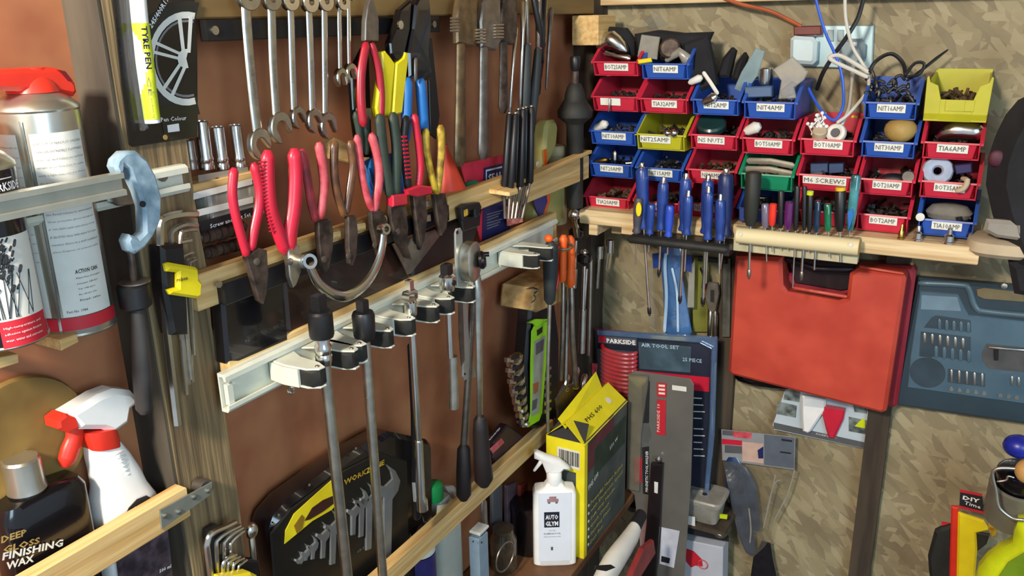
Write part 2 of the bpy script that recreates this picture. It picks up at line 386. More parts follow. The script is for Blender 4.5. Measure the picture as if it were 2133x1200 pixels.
# upper lath that carries the magnetic bar, in two lengths with a cut notch
t=tag(B().box((.066,-.975,1.311),.009,.255,.021,bev=.0015).put('wooden_lath',M_lath,None,0),'pine lath behind the row of red handled pliers carrying the black magnetic bar','lath')
t=tag(B().box((.076,-.628,1.3085),.0095,.102,.0205,bev=.0015).put('wooden_lath',M_lath,None,0),'short pine lath with the black spring clip right of the yellow pliers','lath')
t=tag(B().prism([V((.087,-.60,1.310)),V((.118,-.585,1.305)),V((.118,-.555,1.304)),V((.098,-.53,1.310)),V((.098,-.19,1.322)),V((.080,-.19,1.322)),V((.080,-.60,1.312))],Z,.007,.001).put('wooden_slip',M_lath,None,0),'thin notched pine slip holding the black sleeved files upright','slip of wood')
t=tag(B().box((.082,-.345,1.293),.009,.155,.0245,bev=.0015).put('wooden_lath',M_lath,None,0),'pine lath across the olive oil bottle ending at the corner','lath')
t=tag(B().box((.085,-.79,.757),.010,.415,.0195,bev=.0015).put('wooden_lath',M_lath,None,0),'long lower pine lath holding back the black wrench case and green capped jug','lath')
t=thing('wooden_lath','pine lath across the wax bottle and white trigger sprayer at lower left','lath')
B().box((.066,-1.50,1.0725),.009,.219,.0195,bev=.0015).put('board',M_lath,t,0)
b=B(); pprism(b,LW,.0755,[(331,1062),(440,1003),(440,1028),(335,1103)],.0018,.0005); b.put('mending_plate',mat('zinc_plate','#8E928A',.4,.5,.1,40),t,0)
for x,y in ((343,1074),(372,1066),(404,1035),(433,1022)): B().lathe([(.0035,0),(.0035,.0015),(.001,.0025)],L(x,y,.0775),X,10).put('screw',M_steel,t)
B().lathe([(.010,0),(.010,.016)],L(412,1010,.057),X,16).put('spacer_washer',M_dsteel,t)
t=thing('wall_shelf','pale pine shelf on the right wall carrying the stacked storage bins','shelf')
B().box((.46,-.10,1.185),.385,.10,.0155,bev=.002).put('board',M_lathx,t,0)
B().box((.125,-.06,1.15),.012,.05,.02,bev=.002).put('bracket',M_lathx,t,0)
B().box((.19,-.19,1.166),.016,.012,.010,bev=.001).put('bracket',M_lathx,t,0)
B().box((.105,-.11,1.157),.010,.085,.0125,bev=.001).put('bracket',M_lathx,t,0)
t=tag(B().box((.105,-.33,.500),.100,.325,.010,bev=.001).put('corner_shelf',M_darkw if 0 else mat('brown_board','#5E3E28',.6,0,.2,20,col2='#7C5638'),None,0),'brown board shelf low in the corner under the white spray bottle','shelf')
t=thing('magnetic_tool_bar','black magnetic bar along the top timber with the chrome spanners hanging','magnetic bar')
B().box((.061,-.932,1.5935),.006,.228,.0115,bev=.001).put('bar',M_blk,t,0)
for y in(-1.150,-.72): B().lathe([(.005,0),(.005,.002)],(.067,y,1.5935),X,12).put('bolt',M_steel,t)
t=thing('magnetic_tool_bar','black magnetic bar on the pine lath with the pliers stuck to it','magnetic bar')
B().box((.081,-.965,1.303),.006,.235,.013,bev=.001).put('bar',M_blk,t,0)
B().lathe([(.004,0),(.004,.002)],L(455,592,.087),X,12).put('bolt',M_steel,t)
# dark trays under the magnetic bar
t=tag(pprism(B(),LW,.058,[(436,622),(566,575),(577,706),(470,752),(447,752)],.022,.004).put('plastic_tray',M_blkg,None,0),'glossy black plastic tray under the pliers, left one','tray')
t=tag(pprism(B(),LW,.058,[(570,575),(700,530),(830,490),(835,600),(700,655),(582,705)],.018,.004).put('plastic_tray',mat('brown_black','#1C1210',.3,0,.4,18,coat=.3,col2='#3A2218'),None,0),'glossy brown black tray behind the half moon spanner','tray')
t=tag(pprism(B(),LW,.058,[(838,500),(935,455),(990,430),(965,520),(940,545),(842,595)],.018,.004).put('plastic_tray',M_blk,None,0),'matt black tray above the clips right of the half moon spanner','tray')
# ================================================================ left bay: aerosols, clamp, pen pack
def aerosol(label,cx,cy,z0,z1,r,bodym):
    t=thing('aerosol_can',label,'spray can'); h=z1-z0
    B().lathe([(r*.9,0),(r*.98,.001),(r,.004),(r,h-.016),(r*.985,h-.012)],(cx,cy,z0),Z,40).put('body',bodym,t)
    B().lathe([(r*1.01,0),(r*1.03,.0015),(r*1.01,.003)],(cx,cy,z0),Z,40).put('rim',M_silver,t)
    B().lathe([(r*.99,h-.014),(r*1.02,h-.012),(r*1.0,h-.009),(r*.8,h-.002),(r*.45,h+.006),(r*.4,h+.009)],(cx,cy,z0),Z,40).put('shoulder',M_silver,t)
    return t
ax_,ay_=.045,-1.355; z0=L(170,684,.07).z-.006; z1=1.540; r=.0365
t=aerosol('large silver aerosol with red nozzle head and white printed back label',ax_,ay_,z0,z1,r,M_silver); h=z1-z0
o=V((ax_,ay_,0)); D=math.radians
B().patch(o,r+.0003,D(-48),D(28),z0+.022,z1-.032,24).put('back_label',M_paper,t)
B().patch(o,r+.0003,D(-125),D(-66),z0+.022,z1-.032,20).put('side_label',M_paper,t)
B().patch(o,r+.0004,D(-140),D(40),z0+.008,z0+.021,40).put('red_band',M_redink,t)
B().patch(o,r+.0010,D(-57),D(-53),z0+.004,z1-.02,3).put('seam',M_chrome,t)
L_=['KEEP OUT OF REACH OF CHILDREN','DANGER EXTREMELY FLAMMABLE','shake can well before use and hold','upright about 30cm from the surface','apply a light even coat and allow to','dry between coats wipe off excess','Pressurised container protect from','sunlight do not expose to heat over','50C do not pierce or burn even after','use Avoid release to environment','Wear protective gloves and glasses','IF ON SKIN wash with plenty of soap','IF IN EYES rinse with water for some','minutes Store in a well ventilated','place Dispose of contents safely']
for i,s in enumerate(L_):
    wraptext(t,s,o,r+.0006,D(-45),.044,z1-.042-i*.0073,.0022,M_grey,0)
for i,(s,wd,hh) in enumerate((('ACTION CAN',.022,.0042),('Maken Pass, Stoneygate',.024,.002),('Leicester, LE4 9LY',.02,.002),('Tel: +44 (0)11',.016,.002),('Fax: +44 (0)11 2760',.017,.002),('Email: sales',.02,.002))): wraptext(t,s,o,r+.0006,D(-22),wd,z0+.064-i*.0055,hh,M_ink,.02 if i==0 else 0)
wraptext(t,'Part No. 1984',o,r+.0006,D(-42),.018,z0+.026,.0026,M_ink,0)
for i in range(13): wraptext(t,'information warning use with care',o,r+.0006,D(-118),.034,z1-.045-i*.009,.0022,M_grey,0)
# red trigger head
hd=B(); Ph=pxs(LW,.045,[(-40,146),(90,140),(112,146),(137,172),(141,190),(134,200),(95,192),(-40,188)])
hd.prism([p-X*.017 for p in Ph],X,.034,.004); hd.put('nozzle_head',M_red2,t,20)
b=B().lathe([(.023,0),(.021,.008),(.017,.014),(.015,.022)],(ax_,ay_,z1+.003),Z,28); b.put('nozzle_collar',M_red2,t)
B().prism(pxs(LW,.045,[(98,145),(112,148),(128,168),(118,168)]),X,(-.0175,.0178)).put('nozzle_slot',mat('deep_red','#6E1218',.5),t,0)
ax2=L(48,700,.095); z0=L(50,722,.12).z; z1=L(-20,322,.12).z; r=.033; cy=ax2.y; cx=.088
cy=L(42,715,cx).y-.010
t=aerosol('black aerosol with bicycle wheel picture and red foot, cropped at left edge',cx,cy,z0,z1,r,M_blkg); o=V((cx,cy,0))
B().patch(o,r+.0004,D(-55),D(40),z0+.024,z0+.098,24).put('wheel_picture',M_offw,t)
wheel=B()
for i in range(16):
    a=D(-42+random.uniform(0,60)); a2=a+random.uniform(-.35,.35); za=z0+.028; zb=z0+.066
    P=[o+V((math.cos(a+(a2-a)*k/4)*(r+.0012),math.sin(a+(a2-a)*k/4)*(r+.0012),za+(zb-za)*k/4)) for k in range(5)]
    wheel.tube(P,.00035,X,seg=5,rnd=False)
for i in range(90):
    a=D(random.gauss(-18,9)); zz=z0+random.gauss(.078,.010); s_=random.uniform(.001,.003); wheel.tube([o+V((math.cos(a)*(r+.001),math.sin(a)*(r+.001),zz)),o+V((math.cos(a+random.uniform(-.1,.1))*(r+.001),math.sin(a+.05)*(r+.001),zz+s_*1.5))],s_*.6,X,seg=5)
wheel.put('printed_spokes',M_ink,t)
B().patch(o,r+.0005,D(-35),D(40),z0+.002,z0+.026,24).put('red_foot_label',M_redink,t)
for i,s in enumerate(('High-temperature and','adhesion against friction','wear, water and corrosion')): wraptext(t,s,o,r+.0010,D(-30),.032,z0+.0185-i*.0055,.0026,M_wink,0)
zq=L(22,394,.118).z
wraptext(t,'PARKSIDE',o,r+.0010,D(-14),.030,zq,.0072,M_wink,.02)
wraptext(t,'CERAMIC Oel',o,r+.0010,D(-52),.046,zq-.0165,.0075,M_wink,.02)
B().patch(o,r+.0010,D(-55),D(25),zq-.0035,zq-.0028,14).put('label_line',M_wink,t)
B().patch(o,r+.0010,D(-55),D(25),zq+.0098,zq+.0105,14).put('label_line',M_wink,t)
t=thing('aerosol_can','spray can at the left edge of which only the white cap shows','spray can'); p=L(-62,300,.055)-Z*.012; B().lathe([(.019,0),(.021,.003),(.021,.030),(.017,.036),(.004,.037)],p,Z,24).put('cap',M_white,t); B().lathe([(.028,-.17),(.029,-.168),(.029,-.012),(.019,0)],p,Z,24).put('body',M_silver,t)
# ledge pieces the cans stand on
for pts,lb in ((((92,700),(128,688),(132,704),(96,722)),'short pine block showing under the large silver aerosol'),(((-30,738),(12,730),(14,748),(-30,762)),'short pine block showing under the black aerosol at left edge')):
    p=pxs(LW,.055,pts); b=B(); b.prism([q-X*.05 for q in p],X,.075 if 'large' in lb else .07,.001); tag(b.put('wooden_block',M_lath,None,0),lb,'block')
tag(B().lathe([(.002,0),(.066,0),(.070,.004),(.068,.010),(.002,.012)],L(58,925,.02)-X*.012,X,40).put('ochre_disc',mat('mottled_ochre','#6E5426',.8,0,.2,12,.2,col2='#94783C'),None),'large round ochre disc leaning on the brown wall behind the wax bottle','pad')  # round ochre disc of undetermined kind, set against the wall
# clamp
t=thing('bar_clamp','chipped pale blue bar clamp head hooked over the grey metal rail','clamp')
pprism(B(),LW,.100,[(222,330),(238,314),(262,312),(286,330),(305,365),(317,410),(316,455),(300,490),(283,512),(262,526),(250,520),(243,500),(250,485),(268,492),(280,480),(278,430),(268,400),(256,375),(248,350),(240,345),(238,362),(226,362),(218,346)],.016,.003).put('jaw',M_paint,t,40)
pr=[(0,0),(.012,0),(.012,.005),(.007,.006),(.007,.015),(.012,.016),(.012,.021),(0,.021)]
a_=L(248,404,.118); b=B(); b.prism([V((.118+p,-1.66,a_.z+v)) for p,v in pr],Y,a_.y+1.66); b.put('clamp_bar',mat('galvanised_bar','#B4B6AC',.35,.6,.08,40),t,30)
pprism(B(),LW,.072,[(232,345),(262,340),(276,380),(290,420),(276,424),(240,428),(222,420),(221,390)],.008,.001).put('slide_plate',M_dsteel,t,0)
for x,y in((296,425),(226,414)): B().lathe([(.003,0),(.003,.002)],L(x,y,.1165 if x>250 else .08),X,10).put('rivet',M_ink if x>250 else M_chrome,t)
ptube(B(),LW,.080,[(268,500),(276,560),(281,600)],[16,16,16],seg=12).put('screw_rod',M_brz,t)
p=L(279,590,.080); B().lathe([(.014,0),(.016,.002),(.016,.024),(.014,.026)],L(284,640,.080)-Z*0,Z,20).put('screw_collar',M_blk,t)
b=B(); p=L(281,590,.08); b.lathe([(.013,0),(.0155,.001),(.0155,.0025),(.013,.003)],p,Z,20); b.put('steel_ring',M_dsteel,t)
ptube(B(),LW,.080,[(286,645),(291,700),(296,780),(300,850)],[30,34,40,34],seg=14).put('handle',mat('post_shade_handle','#2C2A2A',.6,0,.2,20,col2='#403C3A'),t)  # dark handle standing where only the post's shaded side shows; shade is its colour
# pen pack
t=thing('tyre_pen_pack','black hanging card pack with a white and yellow tyre pen and alloy wheel picture','pen pack')
pprism(B(),LW,.057,[(228,-60),(400,-70),(410,90),(411,285),(275,306),(268,300),(252,180),(240,60)],.0012,.0004).put('card',M_blkg,t,0)
d=.0585
cw=(388,122)
def disc(px,py,rpx,d,sx=1.0,n=28): return [L(px+rpx*sx*math.cos(2*math.pi*k/n),py+rpx*math.sin(2*math.pi*k/n),d) for k in range(n)]
def arcband(par,name,c,r0,r1,a0,a1,d,m,sx=.94,n=20):
    b=B(); P=[]
    for k in range(n+1):
        a=math.radians(a0+(a1-a0)*k/n); P.append((c[0]+r1*sx*math.cos(a),c[1]+r1*math.sin(a)))
    for k in range(n,-1,-1):
        a=math.radians(a0+(a1-a0)*k/n); P.append((c[0]+r0*sx*math.cos(a),c[1]+r0*math.sin(a)))
    rs=[]
    n1=n+1
    for k in range(n1): rs.append(b.ring([L(*P[k],d),L(*P[-1-k],d)]))
    for q,w_ in zip(rs,rs[1:]): b.m.faces.new((q[0],w_[0],w_[1],q[1]))
    return b.put(name,m,par,0)
arcband(t,'printed_tyre',cw,88,120,75,284,d,mat('tyre_print','#2A2822',.5),.94)
arcband(t,'printed_wheel_rim',cw,84,98,75,284,d+.0003,M_paper,.80)
arcband(t,'printed_wheel_rim',cw,76,81,75,284,d+.0003,M_grey,.80)
arcband(t,'printed_hub',cw,0,20,75,285,d+.0005,M_paper,.9)
for a in (268,196,124):
    a=math.radians(a); ux,uy=math.cos(a)*.82,math.sin(a); vx,vy=-uy,ux
    for s in(-1,1):
        plate(t,'printed_spoke',LW,d+.0004,[(cw[0]+ux*12+vx*s*2,cw[1]+uy*12+vy*s*2),(cw[0]+ux*12+vx*s*9,cw[1]+uy*12+vy*s*9),(cw[0]+ux*88+vx*s*16,cw[1]+uy*88+vy*s*16),(cw[0]+ux*88+vx*s*8,cw[1]+uy*88+vy*s*8)],M_paper,.0002)
plate(t,'printed_floor',LW,d,[(330,225),(410,200),(411,284),(345,294)],mat('dark_olive_print','#2A2818',.4),.0002)
ptext(t,'Pen Colour',LW,(335,254),(388,250),d+.0006,9,M_wink)
ptext(t,'245/400R19',LW,(316,60),(352,0),d+.0006,11,M_wink,.02)
plate(t,'white_sticker',LW,d+.0006,[(348,261),(372,257),(374,273),(350,276)],M_wink,.0003)
B().lathe([(.0028,0),(.0028,.0006)],L(344,286,d+.0003),X,16).put('hang_hole',M_tan,t)
b=B(); ptube(b,LW,.066,[(283,-50),(290,30),(300,130),(308,190),(318,256)],[34,34,33,32,31],seg=16,rnd=False); b.put('pen',M_white,t)
b=B(); ptube(b,LW,.0663,[(292,48),(303,130),(309,190),(317,248)],[35,34.5,33.5,32.5],seg=16,rnd=False); b.put('pen_sleeve',M_yel if 0 else mat('acid_yellow','#CBD92A',.35,0,.05,coat=.3),t)
ptext(t,'TYRE PEN',LW,(300,52),(311,144),.0765,-9,M_dblue,.03) if 0 else None
ptext(t,'TYRE PEN',LW,(293,54),(304,144),.0765,15,M_dblue,.03)
ptext(t,'CE',LW,(305,160),(309,200),.0755,9,M_grey); ptext(t,'medium tip',LW,(312,205),(318,248),.0755,7,M_grey,0)
pprism(B(),LW,.058,[(248,-60),(262,-60),(268,60),(290,240),(298,266),(288,272),(264,120)],.012,.003).put('blister_edge',M_clear,t,0)
# hex keys
def hexset(name,label,group,d,keys,holder,hm):
    t=thing(name,label,'hex key')
    for k in keys:
        pts,wd=k; b=B(); ptube(b,LW,d,pts,wd,1,6,False,4); b.put('hex_key',M_steel if wd>12 else M_dsteel,t,20)
    return t
t=thing('hex_key_set','large set of bent steel hex keys in a black and yellow holder on the post','hex key set')
K=[([(410,446),(380,446),(343,455),(333,475),(336,560),(346,680),(370,885)],17),([(411,470),(385,468),(360,480),(356,500),(362,560),(376,680),(392,800)],12),([(410,478),(388,480),(376,492),(378,560),(388,680),(400,790)],9),
([(398,500),(372,506),(364,520),(366,560),(378,700),(388,822)],10),([(403,526),(388,530),(380,542),(384,600),(396,760)],7),([(406,536),(394,540),(388,548),(392,610),(402,795)],6),([(409,540),(400,545),(396,552),(398,612),(406,740)],5)]
for i,(p,wd) in enumerate(K): b=B(); ptube(b,LW,.070 if i%2 else .074,p,wd,1,6,False,4); b.put('hex_key',M_chrome if i in(0,3) else M_steel,t,20)
pprism(B(),LW,.060,[(306,508),(355,503),(360,560),(365,690),(330,692),(312,600)],.024,.004).put('holder',M_blk,t,30)
pprism(B(),LW,.082,[(334,548),(342,545),(398,555),(404,560),(405,580),(412,588),(410,616),(400,620),(345,612),(339,602),(360,597),(360,566),(338,564)],.009,.003).put('yellow_clip',M_yel,t,30)
ptext(t,'rolson',LW,(368,588),(391,583),.0918,9,M_ink,.02)
# ================================================================ lower left bottles
t=thing('wax_bottle','flat black finishing wax bottle with silver cap behind the front lath','bottle')
o=V((.030,L(92,1100,.030).y,1.02)); k=mpp(o)
b=B().loft(o,[(-.03,.045,.020),(.10,.0455,.021),(.122,.045,.021),(.132,.040,.018),(.136,.016,.013)],p=5,seg=40); b.put('body',M_blkg,t)
pc=L(62,1042,.030); B().lathe([(.0155,0),(.0185,.003),(.0175,.010),(.0175,.036),(.0155,.0385),(.003,.0385)],V((.030,pc.y,o.z+.134)),Z,28).put('cap',M_silver,t)
dd=.0525
for s,a,b_,hp,m in (('DEEP',(2,1132),(55,1115),15,M_tan),('GLOSS',(6,1153),(82,1132),15,M_tan),('FINISHING',(4,1168),(130,1138),17,M_paper),('WAX',(12,1188),(70,1170),17,M_paper)): ptext(t,s,LW,a,b_,dd,hp,m,.03)
t=thing('trigger_spray_bottle','white trigger spray bottle with red collar and red trigger behind the front lath','spray bottle')
x=.032; b=B()
def lb(sec,x=.032):   # px sections: (cx, cy, half width px)
    rs=[]
    for cx,cy,hw,hn in sec:
        c=L(cx,cy,x); u=Y; r_=hw*mpp(c)
        c2=L(cx+hw,cy-hw*.20,x); uu=(c2-c).normalized()
        pts=[]
        for k in range(28):
            a=2*math.pi*k/28; cc,sn=math.cos(a),math.sin(a)
            pts.append(c+uu*(r_*math.copysign(abs(cc)**.7,cc))+X*(hn*math.copysign(abs(sn)**.7,sn)))
        rs.append(pts)
    return rs
def plb(b,sec,x=.032):
    b.skin([b.ring(r_) for r_ in lb(sec,x)]); return b
plb(B(),[(212,922,36,.013),(223,945,45,.015),(238,978,52,.018),(247,1005,56,.020),(256,1030,68,.022),(264,1055,74,.023),(268,1100,72,.023),(285,1230,66,.023)]).put('bottle',M_white,t)
plb(B(),[(200,893,36,.016),(205,908,37,.017),(212,930,34,.016)]).put('collar',M_red2,t)
pprism(B(),LW,.018,[(104,853),(172,812),(205,800),(240,804),(262,826),(241,842),(236,870),(205,892),(180,884),(134,884)],.030,.006).put('spray_head',M_white,t,22)
pprism(B(),LW,.020,[(88,866),(106,852),(130,853),(137,882),(112,892),(91,884)],.026,.003).put('nozzle',M_red2,t,20)
b=B(); ptube(b,LW,.033,[(155,885),(155,910),(147,935),(140,958)],[34,34,38,36],.7,14,True,3); b.put('trigger',M_red2,t)
rg=B()
for i in range(6):
    c=L(240+i*5,948+i*8,.0505); c2=L(256+i*5,940+i*8,.046); rg.tube([c,c2],.0012,X,seg=6)
rg.put('grip_ribs',M_white,t)
b=B(); P=[(258,1078),(268,1058),(285,1040),(305,1032),(318,1040),(330,1070),(330,1100),(258,1100)]; pprism(b,LW,.0548,P,.0006); b.put('black_label',M_ink,t,0)
ptext(t,'vale',LW,(266,1073),(292,1057),.0558,9,M_wink)
ptext(t,'500 ml',LW,(332,1194),(356,1182),.0566,8,M_wink)
pprism(B(),LW,.0556,[(236,1122),(348,1098),(354,1150),(362,1235),(250,1235)],.0006).put('printed_label',mat('dark_photo_print','#241C26',.5,0,.5,60,col2='#5A4A58'),t,0)
# ================================================================ hex key set low beside the post
t=thing('hex_key_set','small set of chrome ball hex keys in a black holder low on the post','hex key set')
K2=[([(490,1088),(470,1098),(440,1112),(432,1130),(432,1150),(444,1230)],13),([(500,1096),(476,1108),(456,1122),(450,1140),(456,1230)],10),([(505,1100),(485,1112),(470,1126),(466,1142),(470,1230)],9),([(508,1106),(492,1118),(482,1130),(479,1145),(482,1230)],8),
([(492,1156),(478,1160),(466,1172),(464,1190),(466,1230)],8),([(500,1160),(484,1166),(474,1178),(474,1230)],7),([(508,1163),(494,1170),(485,1182),(484,1230)],7),([(514,1166),(504,1174),(496,1184),(494,1230)],6)]
for i,(p,wd) in enumerate(K2): b=B(); ptube(b,LW,.078 if i<4 else .086,p,wd,1,8,False,4); b.put('hex_key',M_chrome,t)
pprism(B(),LW,.058,[(420,1100),(440,1088),(462,1098),(430,1140),(435,1152),(520,1160),(525,1230),(425,1230)],.018,.003).put('holder',M_blk,t,0)
pprism(B(),LW,.082,[(442,1194),(500,1183),(514,1190),(516,1230),(442,1230)],.02,.003).put('yellow_clip',M_yel,t,0)
t=thing('chrome_ratchet','chrome ratchet handle standing right of the small hex key set','ratchet')
ptube(B(),LW,.07,[(523,1112),(528,1160),(534,1230)],[14,13,13],.8).put('shaft',M_chrome,t)
B().ball(L(524,1106,.07),.0095,(.7,1,1.2)).put('head',M_chrome,t)
# ================================================================ sockets and boxes behind the lath
for i,(x,yt,yb,wd,m,lb) in enumerate(((401,290,352,22,M_dsteel,'dull deep socket half hidden beside the wheel picture card'),(430,250,352,32,M_chrome,'tallest chrome deep socket left in the group of sockets'),(463,262,352,28,M_chrome,'middle chrome deep socket behind the screw set box'),(500,258,350,29,M_chrome,'right chrome deep socket beside the longest spanner'))):
    t=thing('deep_socket',lb,'socket'); p=L(x,yb,.032); r_=wd/2*mpp(p); h=L(x,yt,.032).z-p.z
    B().lathe([(r_*1.05,0),(r_*1.05,.006),(r_*.95,.008),(r_*1.05,.010),(r_*1.05,.013),(r_*.95,.015),(r_*.95,h-.001),(r_*.8,h),(r_*.7,h-.012)],p,Z,24).put('body',m,t)
tag(B().box(L(455,363,.03)-Z*.006,.022,.062,.005,bev=.001).put('timber_ledge',M_lath,None,0),'narrow timber ledge behind the pliers under the deep sockets','ledge')
t=thing('screw_set_box','clear plastic screw set box with hanging tab and black label','plastic box')
pprism(B(),LW,.045,[(412,365),(515,348),(516,368),(518,375),(404,398),(414,392)],.001).put('hanging_tab',M_haze,t,0)
pprism(B(),LW,.047,[(440,378),(452,370),(470,373),(472,380),(444,385)],.0008).put('hang_slot',M_ink,t,0)
pprism(B(),LW,.030,[(402,402),(524,372),(530,440),(412,468)],.026,.003).put('box',M_haze,t,0)
pprism(B(),LW,.0565,[(402,402),(524,372),(524,384),(402,416)],.001).put('lid_rim',M_paper,t,0)
pprism(B(),LW,.0565,[(406,438),(526,410),(526,422),(406,452)],.001).put('lid_rim',M_paper,t,0)
pprism(B(),LW,.058,[(415,462),(526,432),(528,448),(418,482)],.001).put('label_strip',M_ink,t,0)
ptext(t,'Screw and Nut Set',LW,(438,476),(522,450),.0595,9,M_wink)
for i in range(5): pprism(B(),LW,.036,[(412+i*23,408-i*5.5),(428+i*23,404-i*5.5),(432+i*23,440-i*5.5),(416+i*23,444-i*5.5)],.012,.002).put('compartment_divider',M_silver if i%2 else M_paper,t,0)
for i,(a,b_,wd,lb) in enumerate((((415,495),(505,472),34,'thick rusty round bar lying behind the lath'),((420,530),(510,505),28,'rusty threaded rod lying below the thick rusty bar'))):
    t=thing('rusty_bar',lb,'bar'); b=B(); n=7
    for k in range(n):
        f0,f1=k/n,(k+.85)/n; ptube(b,LW,.05,[(a[0]+(b_[0]-a[0])*f0,a[1]+(b_[1]-a[1])*f0),(a[0]+(b_[0]-a[0])*f1,a[1]+(b_[1]-a[1])*f1)],wd*(1 if k%2 else .88),1,14,False)
    b.put('threads',M_brz,t)
    b=B(); ptube(b,LW,.05,[a,b_],wd*.7,1,12); b.put('core',M_brz,t)
# ================================================================ spanners
def spanner(label,top,rw,sh,sw,end,er,d=.082,ang=20,group='combination spanners hanging from the top timber'):
    t=thing('combination_spanner',label,'spanner',group); m=M_chrome if sw<15 else M_steel
    b=B(); ptube(b,LW,d,[(top[0],top[1]+rw*.35)]+sh,[sw*1.25]+[sw]*len(sh),.38,12,False,3); b.put('shaft',m,t)
    p=L(*top,d); k=(L(top[0]+10,top[1],d).y-L(top[0]-10,top[1],d).y)/20; b=B(); b.annulus(p,rw*.17*k,rw*.5*k,.0042,X,26,.95); pp=L(top[0],top[1]+rw*.5,d); b.put('ring_end',m,t)
    # open jaw
    p=L(*end,d); k=(L(end[0]+10,end[1],d).y-L(end[0]-10,end[1],d).y)/20; r_=er*k*1.0; b=B(); P=[]
    a0=-90+ang
    gap=34
    for j in range(19):
        a=math.radians(a0+gap+(360-2*gap)*j/18); P.append(p+Y*(r_*math.cos(a))+Z*(r_*1.12*math.sin(a)))
    inner=[]
    for j in range(9):
        a=math.radians(a0+58+(360-116)*(8-j)/8); q=.45 if 0<j<8 else .52; inner.append(p+Y*(r_*q*math.cos(a))+Z*(r_*q*math.sin(a)))
    b.prism([q-X*.004 for q in P+inner],X,.008,.0012); b.put('open_jaw',m,t,30)
    return t
ord_=['longest and widest chrome combination spanner, leftmost in the row','second widest chrome spanner from the left, greyish shaft','third chrome spanner from the left with small open jaw','fourth chrome spanner from the left with a bright left edge','fifth chrome spanner from the left, just left of the tiny pair','tiny chrome spanner, left of the tiny pair','tiny chrome spanner, right of the tiny pair by the red pliers']
SP=[((516,-8),46,[(513,28),(520,120),(530,220),(537,275)],20,(540,300),22,35),((564,-2),36,[(566,28),(569,130),(576,238)],17,(583,266),22,30),((603,0),33,[(606,28),(609,130),(613,228)],14,(620,245),15,25),((644,4),32,[(644,28),(648,130),(651,230)],14,(654,252),16,28),((676,2),30,[(676,28),(677,130),(678,236)],13,(682,262),17,20),((712,4),24,[(707,28),(708,90),(709,146)],9,(710,162),12,5),((729,-14),20,[(727,0),(727,80),(728,138)],8,(730,152),12,15)]
for l,(top,rw,sh,sw,end,er,ang) in zip(ord_,SP):
    t=spanner(l,top,rw,sh,sw,end,er,ang=-ang if 0 else ang)
    if sw>12: ptext(t,'CHROME VANADIUM',LW,(sh[1][0]+1,sh[1][1]-5),(sh[-1][0]-3,sh[-1][1]-55),.082+sw*.19*.00075+.0008,sw*.3,M_dsteel,0)
# ================================================================ pliers
def pliers(label,hl,hr,wd,jaw,hm,d=.098,jm=M_brz,hm2=None,band=None,pivot=None,flat=.7,name='pliers',ridges=None):
    t=thing(name,label,'pliers')
    wl,wr=wd if isinstance(wd,tuple) else (wd,wd)
    for pts,w_,m in ((hl,wl,hm),(hr,wr,hm2 or hm)):
        n=len(pts); ws=[w_*(.95-.0*i) for i in range(n)]; ws[-1]=w_*.85
        b=B(); ptube(b,LW,d,pts,ws,flat,12,True,4); b.put('handle',m,t)
    pprism(B(),LW,d-.004,jaw,.008,.0012).put('jaw',jm,t,30)
    if pivot: B().lathe([(.0045,0),(.0045,.0015),(.003,.002)],L(*pivot,d+.0038),X,14).put('pivot',M_dsteel,t)
    if band: pprism(B(),LW,d-.006,band,.013,.002).put('coloured_band',M_red,t,0)
    if ridges:
        (a,b_,n,w2)=ridges; rb=B()
        for i in range(n):
            f=i/(n-1); x=a[0]+(b_[0]-a[0])*f; y=a[1]+(b_[1]-a[1])*f; ptube(rb,LW,d+.004,[(x-w2/2,y),(x+w2/2,y-1)],3.4,1,6)
        rb.put('grip_ridges',hm,t)
    return t
pliers('bright red handled pliers at the left end of the magnetic bar',[(487,358),(484,400),(489,440),(502,490),(513,528)],[(530,348),(540,390),(540,430),(530,480),(524,515)],21,[(503,535),(530,515),(547,520),(550,570),(546,610),(540,632),(530,625),(520,590)],M_red,.104,pivot=(534,545))
pliers('wide red cable cutters with a ridged left handle',[(558,325),(558,370),(563,430),(578,480),(592,518)],[(614,322),(616,370),(613,430),(605,480),(604,512)],(30,32),[(590,510),(603,500),(615,512),(620,530),(618,565),(608,592),(602,598),(594,575),(591,540)],M_red,.104,M_steel,ridges=((548,338),(570,482),20,17),pivot=(604,545))
pliers('grimy dark red handled pliers right of the ridged cutters',[(630,318),(640,370),(648,420),(656,455)],[(665,305),(672,350),(675,390),(668,448)],(19,21),[(654,462),(680,455),(686,480),(684,520),(676,560),(668,568),(660,540),(655,500)],M_dred,.100,hm2=M_pink,pivot=(674,540))
pliers('brown transparent handled pliers in the middle of the magnetic bar',[(697,300),(696,350),(702,400),(715,445)],[(730,300),(735,345),(730,390),(722,440)],(19,18),[(716,450),(733,448),(737,480),(734,530),(726,552),(720,548),(717,510)],M_brn,.100,pivot=(725,532))
pliers('faded pink handled long nose pliers behind the half moon spanner',[(744,288),(750,330),(757,380),(768,420),(776,435)],[(775,286),(787,330),(790,370),(786,405),(779,436)],(17,20),[(764,440),(786,436),(797,455),(799,500),(793,532),(786,545),(778,520),(766,470)],M_pink,.100,pivot=(780,510))
pliers('dark green handled pliers with a bright red band',[(791,248),(796,300),(803,350),(812,402)],[(819,245),(826,300),(826,350),(824,400)],(24,24),[(804,428),(836,428),(842,470),(840,510),(850,540),(838,535),(818,500),(806,460)],M_grn,.102,band=[(803,405),(834,402),(835,425),(804,430)],pivot=(828,482))
t=pliers('black and bright red wire strippers between green and yellow pliers',[(846,250),(842,290),(845,340),(850,388)],[(864,245),(872,300),(876,350),(872,388)],(20,17),[(852,405),(878,402),(882,450),(876,500),(868,520),(862,480),(856,440)],M_blk,.102,hm2=M_red)
